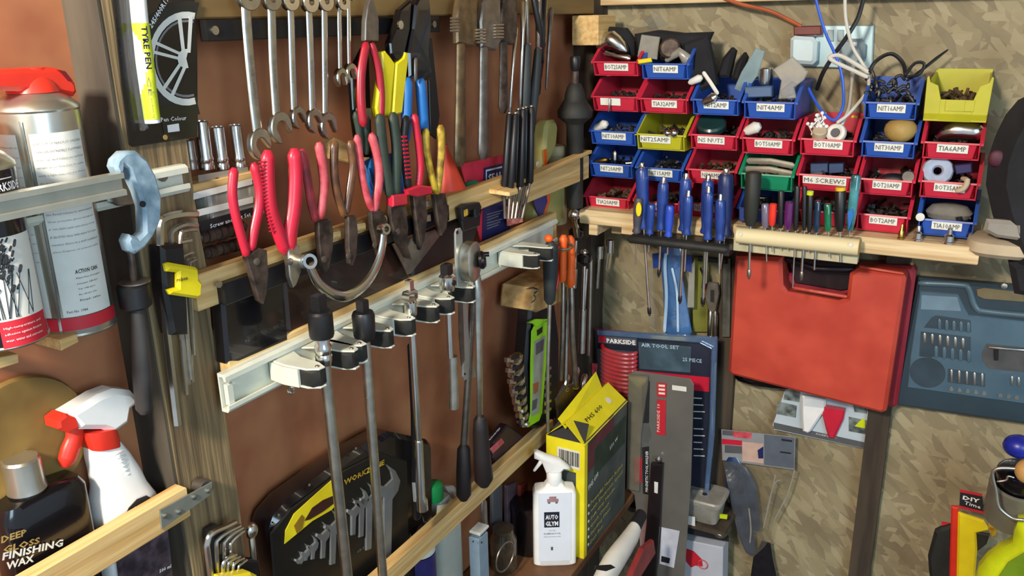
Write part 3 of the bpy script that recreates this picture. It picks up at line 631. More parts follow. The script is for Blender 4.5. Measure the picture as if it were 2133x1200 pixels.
pprism(B(),LW,.104,[(838,395),(866,385),(892,388),(893,403),(862,410),(842,405)],.008,.002).put('joint_cover',M_red,t,0)
for i in range(11): pprism(B(),LW,.1075,[(836+i*.9,283+i*8.5),(846+i*.9,282+i*8.5),(846+i*.9,286+i*8.5),(836+i*.9,287+i*8.5)],.0015).put('slot',M_red,t,0)
pliers('grimy yellow handled pliers at the right end of the magnetic bar',[(887,275),(888,310),(897,360),(908,398)],[(918,268),(919,310),(915,360),(911,398)],(17,18),[(896,405),(920,402),(926,440),(922,475),(912,490),(904,460),(900,430)],M_dyel,.100)
pliers('dark red long reach pliers with jaws pointing up at the top timber',[(757,255),(752,210),(753,150),(762,95)],[(793,240),(794,195),(788,140),(775,95)],(20,18),[(751,85),(780,85),(780,40),(772,8),(765,-10),(757,10),(752,45)],M_dred if 0 else mat('crimson_handle','#A81F30',.35,0,.12,40,coat=.3),.088,M_dsteel)
t=thing('tin_snips','black tin snips with flat bright yellow handles','snips')
pprism(B(),LW,.080,[(784,108),(792,106),(802,118),(812,132),(806,190),(802,245),(788,238),(776,245),(772,225),(778,180),(786,140)],.010,.002).put('handle',M_yel,t,0)
pprism(B(),LW,.080,[(813,132),(828,120),(831,108),(838,110),(838,130),(832,180),(826,235),(806,240)],.011,.002).put('handle',M_yel,t,0)
pprism(B(),LW,.078,[(802,112),(800,90),(812,60),(822,20),(845,0),(842,60),(830,115),(815,130)],.011,.002).put('blades',M_blkg,t,0)
t=thing('bolt_cutter','heavy black cutters with rounded blue handles','cutters')
pprism(B(),LW,.078,[(838,160),(836,110),(845,60),(850,10),(860,-10),(880,-5),(884,50),(878,110),(888,165),(870,168)],.014,.003).put('head',M_blkg,t,0)
ptube(B(),LW,.088,[(848,172),(847,230),(845,290)],[24,24,20],.8,12,True,2).put('handle',M_blue,t)
ptube(B(),LW,.088,[(876,172),(880,225),(884,275)],[23,24,20],.8,12,True,2).put('handle',M_blue,t)
B().lathe([(.006,0),(.006,.003)],L(832,52,.09),X,12).put('bolt',M_chrome,t)
for i,(x,a,b_,wd) in enumerate(((866,125,165,8),)): ptube(B(),LW,.094,[(x,a),(x,b_)],wd,.5,8).put('spring',M_dsteel,t)
t=tag(pprism(B(),LW,.068,[(886,78),(896,80),(912,240),(905,290),(893,280)],.004,.001).put('flat_file',M_blk,None,0),'slim black flat file hanging behind the blue handled cutters','file')
t=tag(pprism(B(),LW,.060,[(722,150),(748,100),(760,110),(768,330),(740,330),(728,250)],.008,.002).put('leather_sheath',M_blkg,None,0),'black sheath hanging behind the dark red long reach pliers','sheath')
pliers('dark green gripped pliers hanging below the black sheath',[(742,240),(748,270),(752,310)],[(762,245),(762,275),(764,315)],(18,18),[(738,250),(765,250),(765,225),(740,225)],M_grn,.080,M_dsteel)
# blue translucent thing behind
t=thing('ratchet_strap','bright blue plastic strap handle seen between the pliers','strap')
pprism(B(),LW,.055,[(755,308),(772,300),(780,330),(790,390),(772,425),(762,400),(757,350)],.012,.002).put('handle',M_blue,t,0)
pprism(B(),LW,.055,[(808,320),(820,316),(828,340),(830,425),(818,420),(811,370)],.012,.002).put('handle',M_blue,t,0)
for q in(((760,345),(785,410)),((756,370),(778,425))): ptube(B(),LW,.069,list(q),4,1,6).put('white_cord',M_bclear,t)
tag(pprism(B(),LW,.058,[(672,296),(686,286),(720,300),(760,300),(760,330),(735,345),(680,330)],.01,.002).put('wooden_peg',M_lath,None,0),'pale wood block behind the brown handled pliers','block')
t=thing('filling_knife','triangular steel scraper blade pointing down beside the green pliers','scraper')
pprism(B(),LW,.088,[(815,508),(905,478),(914,492),(854,570),(848,572)],.0015).put('blade',M_dsteel,t,0)
ptube(B(),LW,.090,[(868,420),(868,500)],16,.6,10).put('handle',M_blk,t)
t=thing('funnel','orange red plastic cone standing on the ledge right of the yellow pliers','funnel')
p0=L(932,405,.045); pt=L(920,325,.045)
B().lathe([(.034,0),(.035,.003),(.004,.078),(.0035,.084)],p0,Z,28).put('cone',M_red2 if 0 else mat('coral_plastic','#F0482C',.4,0,.05),t)
tag(B().ball(L(984,392,.055),.019,(1,1,.75)).put('bottle_cap',M_bgrn,None),'rounded green plastic cap beside the orange cone','cap')
t=thing('wood_saddle','small pale washers and nuts stuck to the magnetic bar','fitting') if 0 else None
tag(pprism(B(),LW,.090,[(877,418),(890,416),(891,430),(879,432)],.006,.001).put('hex_nut',M_silver,None,0),'bright nut on the magnetic bar, upper of two beside the yellow pliers','nut')
tag(pprism(B(),LW,.090,[(877,448),(891,446),(892,460),(879,462)],.006,.001).put('hex_nut',M_silver,None,0),'bright nut on the magnetic bar, lower of two beside the yellow pliers','nut')
for (x,y),l in(((690,488),'pale wooden peg end right of the grimy red pliers'),((742,471),'pale wooden peg end right of the brown pliers'),((790,455),'pale wooden peg end above the half moon spanner')):
    b=B(); pprism(b,LW,.086,[(x-9,y-6),(x+8,y-8),(x+9,y+6),(x-8,y+9)],.012,.003); tag(b.put('wooden_peg',M_lath,None,0),l,'peg')
# half moon spanner
t=thing('half_moon_spanner','curved chrome half moon ring spanner hanging over the rail','spanner')
P=[(646,556),(662,588),(690,610),(718,618),(745,606),(770,580),(788,545),(797,512),(799,488)]
b=B(); ptube(b,LW,.118,P,[19,21,21,22,21,19,17,15,13],.45,12,False,4); b.put('shaft',M_chrome,t)
p=L(641,545,.118); k=mpp(p); B().annulus(p,9.5*k,17*k,.007,V((.9,-.35,.25)),26).put('ring_end',M_chrome,t)
p=L(799,477,.118); B().annulus(p,7.5*k,14*k,.006,V((.95,-.1,.1)),26).put('ring_end',M_chrome,t)
# ================================================================ adjustable wrenches
def adjustable(label,hx,hy0,hy1,hw,sx0,sx1,sy,sw,m,worm):
    t=thing('adjustable_wrench',label,'wrench')
    pprism(B(),LW,.076,[(hx-hw*.45,hy1),(hx-hw*.5,hy0+40),(hx-hw*.35,hy0),(hx+hw*.1,hy0-25),(hx+hw*.5,hy0-20),(hx+hw*.5,hy1-10),(hx+hw*.3,hy1+8)],.012,.003).put('head',m,t,30)
    b=B(); ptube(b,LW,.082,[(sx0,hy1-5),((sx0+sx1)/2,(hy1+sy)/2),(sx1,sy-sw*.4)],[sw*.8,sw*.9,sw*1.1],.4,12,True,3); b.put('shaft',m,t)
    b=B()
    for i in range(5): ptube(b,LW,.089,[(worm[0]-8,worm[1]+i*6.5),(worm[0]+8,worm[1]+i*6.5)],5,1,8)
    b.put('worm_screw',M_steel,t); return t
adjustable('brownish adjustable wrench with longest shaft, left of the three',960,0,90,44,960,958,340,24,M_brz if 0 else mat('bronze_steel','#6A5640',.4,.7,.2,60,col2='#8A7656'),(947,38))
adjustable('grey adjustable wrench in the middle of the three, stamped shaft',1010,5,98,42,1008,1007,326,22,M_dsteel,(1002,62))
adjustable('short brown adjustable wrench, right of the three',1048,5,86,36,1049,1048,230,20,M_brz,(1040,52))
ptext([o for o in bpy.data.objects if o.name.startswith('adjustable')][1],'CHROME-VANADIUM',LW,(1006,112),(1004,165),.0885,5,M_steel)
def rod(name,label,cat,W,d,pts,wd,m,**k): return tag(ptube(B(),W,d,pts,wd,k.get('flat',1),10,True,k.get('smooth',0)).put(name,m,None),label,cat)
rod('slim_spanner','long thin chrome bar hanging right of the short adjustable wrench, left one','spanner',LW,.078,[(1075,60),(1068,140),(1061,232)],[9,7,8],M_chrome)
rod('slim_spanner','long thin chrome bar hanging beside another, right one with wider top','spanner',LW,.078,[(1091,5),(1088,90),(1082,228)],[14,8,8],M_chrome)
for i,(a,b_,l) in enumerate((((1099,96),(1092,288),'black gripped needle nose tool with pink band, left one'),((1121,105),(1106,275),'black gripped needle nose tool with pink band, right one'))):
    t=thing('hook_tool',l,'hand tool'); ptube(B(),LW,.080,[(a[0],a[1]),((a[0]+b_[0])/2,(a[1]+b_[1])/2),b_],[17,21,16],.8).put('grip',M_grn if 0 else mat('charcoal_grip','#2C3234',.6,0,.1),t)
    ptube(B(),LW,.080,[(a[0]+1,a[1]-6),(a[0]+1,a[1]+3)],13,1,10,False).put('pink_band',M_pink,t); ptube(B(),LW,.080,[(a[0]-3+i*6,-20),(a[0],a[1]-6)],10).put('shaft',M_dsteel,t)
rod('pick_tool','slim dark pick with a bright tip hanging nearest the corner','pick',LW,.075,[(1148,20),(1142,110),(1138,185)],[11,8,6],M_dsteel)
rod('pry_bar','short black pry bar hanging left of the slim pick','pry bar',LW,.075,[(1128,0),(1126,90),(1120,195)],[26,22,12],M_blkg)
rod('side_cutter','black scissor blades near the top right of the tool row','cutter',LW,.082,[(1112,0),(1124,60),(1130,130)],[12,14,8],M_blk)
# black sleeved files
FX=[((1061,240),(1050,395)),((1074,240),(1063,392)),((1080,232),(1074,388)),((1090,230),(1084,385)),((1096,228),(1094,382)),((1107,226),(1104,378))]
for i,(a,b_) in enumerate(FX):
    t=thing('sleeved_file',['leftmost','second from left','third from left','third from right','second from right','rightmost'][i]+' of the six black sleeved needle files in the pine slip','file','black needle files in the notched slip')
    d=.094+(.010 if i%2 else 0); ptube(B(),LW,d,[a,b_],[14,15],1,10).put('handle',M_blk,t); B().ball(L(a[0],a[1]-4,d),.0035).put('end_cap',M_steel,t)
    c=(b_[0]-2+i*.8,b_[1]+10); e=(1052+i*7,455); ptube(B(),LW,d,[b_,e],7,1,8,False).put('shaft',M_dsteel,t)
t=thing('sealed_card_pack','red and dark blue hanging pack behind the pine lath with white lettering','card pack')
pprism(B(),LW,.045,[(958,342),(1050,322),(1060,500),(1002,510)],.0012).put('red_card',mat('bright_red_card','#D83048',.5),t,0)
pprism(B(),LW,.047,[(1008,350),(1050,340),(1062,480),(1004,512),(1006,440)],.001).put('blue_panel',M_dblue,t,0)
pprism(B(),LW,.048,[(1012,354),(1050,345),(1050,378),(1012,386)],.0006).put('white_frame',M_wink,t,0)
pprism(B(),LW,.0486,[(1014,357),(1052,348),(1052,376),(1014,383)],.0006).put('logo_panel',M_dblue,t,0)
ptext(t,'SEAL',LW,(1017,380),(1046,373),.0495,17,M_wink,.03)
for i in range(6): pprism(B(),LW,.0484,[(1014,446+i*6),(1046-i%3*4,437+i*6),(1046-i%3*4,439+i*6),(1014,448+i*6)],.0003).put('printed_line',M_grey,t,0)
pprism(B(),LW,.058,[(1054,430),(1084,428),(1086,462),(1056,470)],.004).put('pink_tips',mat('pink_print','#B8423C',.5,0,.3,90,col2='#E8A090'),t,0)
t=thing('spring_clip_clamp','small black spring clamp clipped over the pine lath','clamp')
pprism(B(),LW,.090,[(948,432),(960,424),(988,420),(992,430),(984,450),(978,452),(976,435),(962,440),(960,462),(952,458)],.012,.002).put('body',M_blk,t,0)
pprism(B(),LW,.089,[(952,458),(992,444),(990,470),(955,482)],.010,.002).put('jaw',M_blk,t,0)
pprism(B(),LW,.101,[(965,438),(972,435),(973,448),(966,451)],.002).put('yellow_dot',M_dyel,t,0)
# oil bottle behind lath
t=thing('oil_bottle','olive yellow oil bottle with handle and blue label behind the pine lath','bottle')
M_olive=mat('olive_plastic','#A8A060',.4,0,.08,20)
pprism(B(),LW,.020,[(1112,262),(1118,250),(1132,248),(1137,262),(1134,300),(1122,330),(1116,340),(1124,350),(1146,345),(1150,400),(1150,455),(1142,466),(1092,476),(1088,470),(1092,420),(1100,370),(1106,330)],.030,.007).put('body',M_olive,t,40)
pprism(B(),LW,.051,[(1108,395),(1128,388),(1143,388),(1142,420),(1128,452),(1122,452),(1112,425)],.001).put('blue_label',mat('blue_label','#22307A',.4),t,0)
pprism(B(),LW,.0515,[(1132,312),(1138,310),(1140,380),(1146,415),(1136,450),(1128,454),(1140,420),(1134,370)],.001).put('orange_stripe',M_orange,t,0)
B().lathe([(.006,0),(.006,.001)],L(1120,342,.052),X,16).put('white_badge',M_offw,t)
t=thing('pale_bottle','pale cream bottle with round cap between the olive bottle and black pump','bottle')
p=L(1160,465,.03); B().lathe([(.020,0),(.022,.003),(.022,.08),(.0205,.13),(.018,.15)],p,Z,24).put('body',mat('cream_plastic','#B0A27A',.5,0,.08),t); B().lathe([(.022,.15),(.022,.168),(.019,.171)],p,Z,24).put('cap',mat('cream_plastic','#B0A27A'),t)
# black pump / plunger in the corner
t=thing('grease_gun','black stepped hand pump with flared collar standing in the corner','pump')
p=L(1197,432,.075); zt=lambda py: L(1190,py,.075).z-p.z; m=M_rub
B().lathe([(.017,0),(.018,.01),(.018,zt(262)),(.020,zt(258)),(.036,zt(245)),(.037,zt(232)),(.026,zt(214)),(.022,zt(208)),(.021,zt(196)),(.016,zt(182)),(.012,zt(175))],p,Z,30).put('barrel',m,t)
B().lathe([(.008,zt(178)),(.008,zt(150)),(.006,zt(148))],p,Z,20).put('neck',M_brz,t); B().lathe([(.007,zt(150)),(.010,zt(142)),(.011,zt(122)),(.009,zt(118))],p,Z,20).put('top_cap',M_blk,t)
b=B(); b.ball(L(1196,447,.095),.0125); b.tube([L(1196,450,.095),L(1200,492,.078)],[.005,.006],X,1,10); tag(b.put('tow_ball',M_chrome,None),'shiny chrome ball beside the left end of the bin shelf','ball')
# ================================================================ long bars in the clips

def breaker(label,px,ytop,ybot,xb,wbar,kind):
    t=thing('breaker_bar',label,'breaker bar')
    p=L(px,765,XB); 
    return t
t=thing('breaker_bar','leftmost long steel bar with a black impact socket and square drive on top','breaker bar')
p=L(671,705,XB); q=lambda py,x=671: L(x,py,XB).z-p.z; k=mpp(p)
B().lathe([(24*k,q(702)),(26*k,q(696)),(26*k,q(650)),(22*k,q(645)),(10*k,q(643))],p,Z,28).put('impact_socket',M_blk,t)
B().box(p+Z*(q(645)+.010),.0068,.0068,.011,bev=.0015).put('square_drive',M_blk,t,0)
B().lathe([(15*k,q(762)),(18*k,q(752)),(18*k,q(742)),(16*k,q(738)),(18*k,q(732)),(18*k,q(722)),(15*k,q(716)),(17*k,q(700))],p,Z,24).put('chrome_collar',M_chrome,t)
b=B(); pb=L(728,1230,XB); b.tube([V((p.x,p.y,p.z+q(758))),V((p.x,pb.y,pb.z-.1))],[12.5*k,12.5*k],X,1,18,False); b.put('bar',M_steel,t)
t=thing('breaker_bar','second long steel bar from the left with a matt black swivel head','breaker bar')
p=L(759,690,XB); k=mpp(p); q=lambda py,x=759: L(x,py,XB).z-p.z
B().lathe([(20*k,q(705)),(23*k,q(698)),(24*k,q(655)),(21*k,q(648)),(8*k,q(646))],p,Z,28).put('swivel_head',M_blk,t)
B().box(p+Z*(q(648)+.008),.006,.006,.009,bev=.0014).put('square_drive',M_blk,t,0)
b=B(); pb=L(799,1230,XB); b.tube([V((p.x,p.y,p.z+q(712))),V((p.x,pb.y,pb.z-.1))],[11*k,11*k],X,1,18,False); b.put('bar',M_steel,t)
t=thing('extension_bar','slim chrome extension bar topped by a chrome universal joint','extension bar')
p=L(856,650,XB); k=mpp(p); q=lambda py,x=856: L(x,py,XB).z-p.z
B().lathe([(13*k,q(655)),(14*k,q(648)),(14*k,q(628)),(9*k,q(624))],p,Z,22).put('joint_socket',M_chrome,t)
B().box(p+Z*(q(615)),.0062,.0105,.0085,bev=.003).put('joint_yoke',M_chrome,t,50)
B().lathe([(.004,0),(.004,.022)],p+Z*(q(613))-X*.011,X,12).put('joint_pin',M_dsteel,t)
B().box(p+Z*(q(592)),.0046,.0046,.008,bev=.0014).put('square_drive',M_chrome,t,0)
pb=L(880,1062,XB)
b=B(); b.tube([V((p.x,p.y,p.z+q(665))),V((p.x,p.y+(pb.y-p.y)*.6,L(868,920,XB).z))],[7.5*k,7.5*k],X,1,14,False); b.put('bar',M_chrome,t)
b=B(); b.tube([V((p.x,p.y+(pb.y-p.y)*.6,L(868,920,XB).z)),V((p.x,p.y+(pb.y-p.y)*.62,L(868,926,XB).z)),V((p.x,pb.y-.002,L(878,1035,XB).z)),V((p.x,pb.y,L(880,1040,XB).z)),V((p.x,pb.y,L(880,1062,XB).z))],[9.5*k,10*k,10*k,13*k,13*k],X,1,16,False); b.put('lower_bar',M_chrome,t)
t=thing('black_rod','thin black rod hanging behind the slim chrome extension bar','rod'); ptube(B(),LW,.100,[(853,720),(862,860),(868,1075)],[10,14,20]).put('rod',M_blk,t); pprism(B(),LW,.108,[(858,1005),(863,1005),(866,1045),(861,1045)],.002).put('white_mark',M_wink,t,0)
t=thing('flex_handle','short chrome flex handle with knurled steel grip and black square drive','socket handle')
p=L(932,600,XB); k=mpp(p); q=lambda py,x=932: L(x,py,XB).z-p.z
B().lathe([(15*k,q(605)),(17*k,q(598)),(17*k,q(575)),(12*k,q(570))],p,Z,22).put('joint',M_chrome,t)
B().box(p+Z*q(560),.0065,.0075,.009,bev=.002).put('black_drive',M_blk,t,0)
B().lathe([(.0045,0),(.0045,.001)],p+X*17*k+Z*q(587),X,12).put('joint_pin',M_blk,t)
b=B(); b.tube([p+Z*q(620),V((p.x,L(938,745,XB).y,L(938,745,XB).z))],[7*k,7*k],X,1,14,False); b.put('shaft',M_chrome,t)
b=B(); ptube(b,LW,XB,[(942,742),(944,800),(945,850)],[22,23,23],1,14,False); b.put('knurled_grip',M_steel,t)
t=thing('flat_spanner_bar','pale grey flat drilled bar hanging between the flex handle and ratchet','steel bar')
m=mat('pale_zinc','#A9ABA4',.4,.5,.08,40)
pprism(B(),LW,.128,[(945,486),(948,476),(956,474),(960,482),(962,560),(966,600),(950,600),(946,540)],.0035,.001).put('upper_arm',m,t,0)
pprism(B(),LW,.112,[(957,628),(970,626),(974,700),(988,780),(987,786),(965,792),(961,784),(961,700)],.0035,.001).put('lower_arm',m,t,0)
B().lathe([(.003,0),(.003,.001)],L(952,484,.1316),X,12).put('hole',M_ink,t); B().lathe([(.002,0),(.002,.001)],L(968,779,.1156),X,12).put('hole',M_ink,t)
pprism(B(),LW,.120,[(954,630),(962,630),(966,750),(960,762),(955,700)],.002).put('inner_plate',M_dsteel,t,0)
RO=XB-.122
t=thing('ratchet','large chrome ratchet with black faced round head and long shaft','ratchet')
b=B(); n=V((1,.55,.1)).normalized(); p=L(982,545,.125+RO); b.loft(p,[(-.012,.020,.030),(-.010,.021,.032),(.006,.021,.032),(.008,.018,.028)],(Y*.9+Z*.1,Z,X),2.6,28); b.put('head',M_steel,t)
p=L(1001,542,.136+RO); B().lathe([(.011,-.004),(.0145,0),(.0145,.004),(.011,.008),(.004,.009)],p,V((.8,.6,.05)),24).put('selector_disc',M_blkg,t)
B().lathe([(.004,0),(.004,.008)],L(1008,530,.142+RO),V((.8,.6,0)),12).put('drive_button',M_blkg,t)
ptube(B(),LW,.122+RO,[(993,575),(999,620),(998,660),(999,760),(1000,880)],[16,22,18,14,13],.6,12).put('shaft',M_steel,t)
b=B(); ptube(b,LW,.122+RO,[(1000,875),(1001,895),(1004,950),(1008,998)],[28,33,36,40],.9,16); b.put('handle',mat('soft_black','#1C1416',.6,0,.1),t)
B().lathe([(.0085,0),(.0085,.006)],L(1000,876,.122+RO),Z,16).put('collar',M_steel,t)
t=thing('ratchet','steel bar handled ratchet with a smooth black grip, left of the larger black grip','ratchet')
ptube(B(),LW,.112,[(985,620),(977,760),(966,940)],[16,14,17],.8,12).put('shaft',M_dsteel,t)
ptube(B(),LW,.112,[(966,935),(966,980),(966,1030)],[28,32,32],.9,16).put('handle',mat('soft_black','#1C1416'),t)
tag(B().torus(L(606,812,.09),.0045,.0022,V((1,0,.6)),14).put('split_ring',M_chrome,None),'small chrome ring hanging under the left spring clip','ring')
# ================================================================ wrench set case
t=thing('wrench_set_case','black wrench set case with yellow printed window and grey open jaws','tool case')
OUT=[(545,1260),(535,1190),(519,1085),(527,1060),(560,1022),(640,965),(700,925),(768,888),(850,905),(859,915),(862,1060),(862,1260)]
pprism(B(),LW,.012,OUT,.045,.008).put('case',M_blkg,t,40)
pprism(B(),LW,.056,[(570,1245),(560,1110),(600,1060),(700,985),(790,940),(845,960),(850,1200),(845,1245)],.004,.002).put('raised_tray',mat('case_black','#141412',.4,0,.2,40),t,0)
pprism(B(),LW,.060,[(592,1133),(594,1105),(612,1070),(645,1040),(690,1000),(700,1050),(690,1062),(650,1085),(620,1110)],.0008).put('yellow_window',M_yel,t,0)
pprism(B(),LW,.0609,[(634,1085),(650,1058),(672,1042),(700,1030),(700,1045),(672,1066),(645,1082)],.0006).put('printed_handle',mat('maroon_print','#3A1A14',.5),t,0)
pprism(B(),LW,.0609,[(618,1112),(612,1095),(628,1072),(634,1078),(630,1100)],.0006).put('printed_handle',mat('ochre_print','#8A6A18',.5),t,0)
ptext(t,'WORKZONE',LW,(716,1012),(800,968),.0612,13,M_dyel,.03)
ptext(t,'13-10-1',LW,(745,1152),(768,1135),.0612,6,M_grey); 
M_gw=mat('grey_print_steel','#7C7F80',.4,.4,.1)
for i,(x,y,sc,ln) in enumerate(((622,1160,.55,40),(635,1145,.6,60),(650,1130,.7,80),(672,1105,.85,110),(693,1085,1.05,140),(735,1055,.8,120),(752,1035,.9,150),(768,1030,1.1,170),(808,1000,1.5,200))):
    P=[(-14,-8),(-8,-20),(4,-24),(14,-18),(18,-4),(12,10),(4,16),(2,60*ln/100),(-8,62*ln/100),(-6,18),(-16,14),(-20,4),(-8,6),(2,2),(4,-8),(-4,-14)]
    P=[(-4,-22),(8,-14),(15,0),(12,14),(4,26),(2,ln*.6),(-8,ln*.62),(-8,24),(-20,14),(-18,6),(-6,8),(4,-2),(2,-12)]
    pprism(B(),LW,.060,[(x+a*sc,y+b_*sc) for a,b_ in P],.004,.0008).put('open_ended_wrench',M_gw,t,0)
for pt in ((644,1010),(580,1073),(704,984),(741,934),(570,1092)): B().lathe([(.002,0),(.002,.001)],L(*pt,.0575),X,8).put('stud_dot',M_silver,t)
t=thing('black_label_bottle','dark bottle with white and purple label left of the green capped jug','bottle')
zb=.51; p=V((.045,L(868,1100,.045).y,zb)); zz=lambda py,x=868: L(x,py,.045).z-zb
B().lathe([(.028,0),(.030,.004),(.030,zz(1110)),(.028,zz(1098)),(.014,zz(1085)),(.012,zz(1068)),(.012,zz(1062)),(.009,zz(1060))],p,Z,28).put('body',M_blkg,t)
B().patch(V((p.x,p.y,0)),.0303,D(-110),D(30),zb+zz(1148),zb+zz(1100),24).put('white_label',M_paper,t)
B().patch(V((p.x,p.y,0)),.0303,D(-110),D(30),zb+.05,zb+zz(1150),24).put('purple_label',mat('purple_print','#2E2A66',.4,0,.2),t)
wraptext(t,'Holts',V((p.x,p.y,0)),.0305,D(-62),.026,zb+zz(1128),.010,M_ink,.03)
t=thing('jug','white plastic jug with a ribbed green screw cap behind the lower lath','bottle')
p=V((.045,L(918,1100,.045).y,zb)); f=lambda py: L(912,py,.045).z-zb
b=B(); b.loft(p,[(0,.036,.028),(f(1180),.038,.030),(f(1090),.036,.028,.004),(f(1060),.030,.024,.006),(f(1035),.016,.014,.0)],(Y,X,Z),3.5); b.put('body',mat('clear_milky','#A9ABA0',.35,0,.06,20),t)
b=B(); c=L(905,1040,.05); b.lathe([(.0155,0),(.017,.002),(.017,.024),(.0165,.030),(.012,.034),(.003,.035)],V((.05,c.y,c.z)),Z,26); b.put('green_cap',mat('emerald_plastic','#0E7A40',.4,0,.08),t)
b=B(); pprism(b,LW,.030,[(915,1010),(932,1008),(945,1020),(944,1040),(932,1075),(915,1110),(908,1115),(925,1070),(930,1035)],.018,.005); b.put('handle',M_white,t,40)
# under the lower lath
t=thing('spirit_level','pale blue grey box section level standing under the lower lath','level')
B().box(L(998,1160,.10)-Z*.035,.011,.0155,.085,bev=.0015).put('body',mat('blue_grey_paint','#8398A8',.45,.1,.1,30,),t,0)
c=L(998,1100,.10); B().box((c.x,c.y,L(998,1106,.1).z+.004),.0115,.016,.003,bev=.001).put('end_cap',M_paper,t,0)
for x,y in((985,1128),(1003,1130)): B().lathe([(.0018,0),(.0018,.001)],L(x,y,.1115),X,8).put('screw',M_ink,t)
rod('wooden_dowel','grey metal strip hanging under the lath above the pale blue level','strip',LW,.075,[(1008,1050),(1010,1100)],14,M_dsteel,flat=.3)
b=B(); b.torus(L(1052,1160,.11),.030,.0018,V((1,-.1,0)),30); tag(b.put('wire_hoop',M_dsteel,None),'thin dark wire hoop right of the pale blue level','wire')
t=thing('glass_jar','brownish glass jar inside the thin wire hoop under the lower lath','jar')
p=V((.07,L(1050,1170,.07).y,.511)); B().lathe([(.026,0),(.028,.004),(.028,.07),(.022,.085),(.022,.095)],p,Z,24).put('jar',mat('brown_glass','#4A3E30',.15,0,.3,40,coat=.5),t)
t=thing('small_jar','greenish tin with pale lid between the wire hoop and white sprayer','tin')
p=V((.06,L(1090,1100,.06).y,.511)); B().lathe([(.022,0),(.023,.003),(.023,.095),(.021,.1)],p,Z,24).put('body',mat('olive_tin','#5E5A3E',.4,.2,.2),t); B().lathe([(.0235,.1),(.0235,.108),(.021,.110)],p,Z,24).put('lid',M_tan,t)
for i,(x,y,w_,h_,m,l) in enumerate(((1030,1045,20,60,M_gcard,'grey folded leaflet standing under the lath left of a red one'),(1060,1050,20,80,mat('mauve_card','#5A4650',.6,0,.3,40),'mauve leaflet standing behind the wire hoop'),(1085,1040,16,60,mat('clutter_red','#8E3A2C',.6,0,.3,40),'rusty red packet standing under the lower lath'))):
    tag(pprism(B(),LW,.03+i*.012,[(x-w_/2,y-h_/2),(x+w_/2,y-h_/2-8),(x+w_/2,y+h_),(x-w_/2,y+h_)],.008,.001).put('packet',m,None,0),l,'packet')
# ================================================================ wood block and spanner set
t=tag(pprism(B(),LW,.02,[(1045,590),(1090,565),(1130,550),(1130,610),(1100,622),(1052,640),(1040,636)],.075,.004).put('rough_timber_block',mat('rough_block','#A8824C',.8,0,.2,40,.6,col2='#D8B478'),None,30),'rough sawn pale timber block holding a wire hook under the rail','block')
t=tag(ptube(B(),LW,.105,[(1098,602),(1110,600),(1120,604),(1112,612),(1114,622),(1108,630)],4,1,6,True,3).put('wire_hook',M_chrome,None),'bent wire hook on the rough timber block','hook')
t=thing('ratchet_spanner_set','set of chrome ratchet spanners on a black rack with lime green card','spanner set')
pprism(B(),LW,.060,[(1078,640),(1090,612),(1110,604),(1128,612),(1140,700),(1140,860),(1108,888),(1076,885),(1068,760)],.030,.006).put('rack',M_blk,t,40)
for i,(y,wd) in enumerate(((750,44),(772,44),(795,42),(815,38),(834,32),(850,27),(866,24),(880,20))):
    x=1072+i*2.5; p=L(x,y,.085); k=mpp(p); sp=B(); sp.loft(p-Z*.004,[(0,wd*.5*k,.012),(.001,wd*.52*k,.014),(.0075,wd*.52*k,.014),(.009,wd*.48*k,.012)],(V((-.0,1,.25)).normalized(),X,Z),2.4,20)
    q_=pprism(sp,LW,.090,[(x-wd*.5,y-6),(x-wd*.2,y-4),(x-wd*.2,y+5),(x-wd*.5,y+4)],.008,.001); sp.put('spanner_head',M_chrome,t)
    if i<5: pprism(B(),LW,.098,[(x-wd*.15,y-8),(x+wd*.2,y-12),(x+wd*.2,y-4),(x-wd*.15,y)],.0015).put('jaw_slot',M_ink,t,0)
for i in range(6): pprism(B(),LW,.088,[(1128,768+i*17),(1142,762+i*17),(1142,768+i*17),(1128,776+i*17)],.008,.001).put('spanner_shank',M_chrome,t,0)
pprism(B(),LW,.097,[(1106,690),(1112,678),(1140,668),(1139,720),(1128,860),(1122,876),(1098,890),(1104,860),(1104,760)],.0016,.0004).put('lime_card',M_lime,t,0)
pprism(B(),LW,.097,[(1095,672),(1112,664),(1138,664),(1112,680),(1108,674)],.006,.001).put('lime_tab',M_lime,t,0)
pprism(B(),LW,.0988,[(1112,712),(1136,698),(1128,800),(1122,860),(1106,868),(1110,800)],.0006).put('grey_panel',mat('panel_grey','#9AA090',.4,0,.15,30),t,0)
pprism(B(),LW,.0988,[(1118,688),(1130,680),(1129,692),(1119,700)],.0006).put('hang_slot',M_ink,t,0)
pprism(B(),LW,.0995,[(1116,716),(1133,706),(1131,730),(1116,740)],.0006).put('printed_photo',M_gcard,t,0)
pprism(B(),LW,.0995,[(1110,800),(1122,795),(1120,815),(1112,822)],.0006).put('printed_photo',mat('rust_print','#A8603C',.5),t,0)
pprism(B(),LW,.0995,[(1109,835),(1119,830),(1117,850),(1108,856)],.0006).put('printed_barcode',M_gcard,t,0)
t=thing('assorted_pack','small dark pack with pink sticker standing on the lower lath','card pack')
pprism(B(),LW,.055,[(1012,915),(1040,880),(1075,905),(1080,935),(1060,960),(1020,975),(1010,950)],.02,.003).put('pack',mat('dark_mauve_card','#2E1A22',.5,0,.3,40),t,0)
ptext(t,'ASSORTED',LW,(1018,920),(1042,893),.0756,5,M_wink,.02)
pprism(B(),LW,.0752,[(1020,935),(1044,912),(1050,922),(1026,945)],.0006).put('pink_sticker',M_pink,t,0)
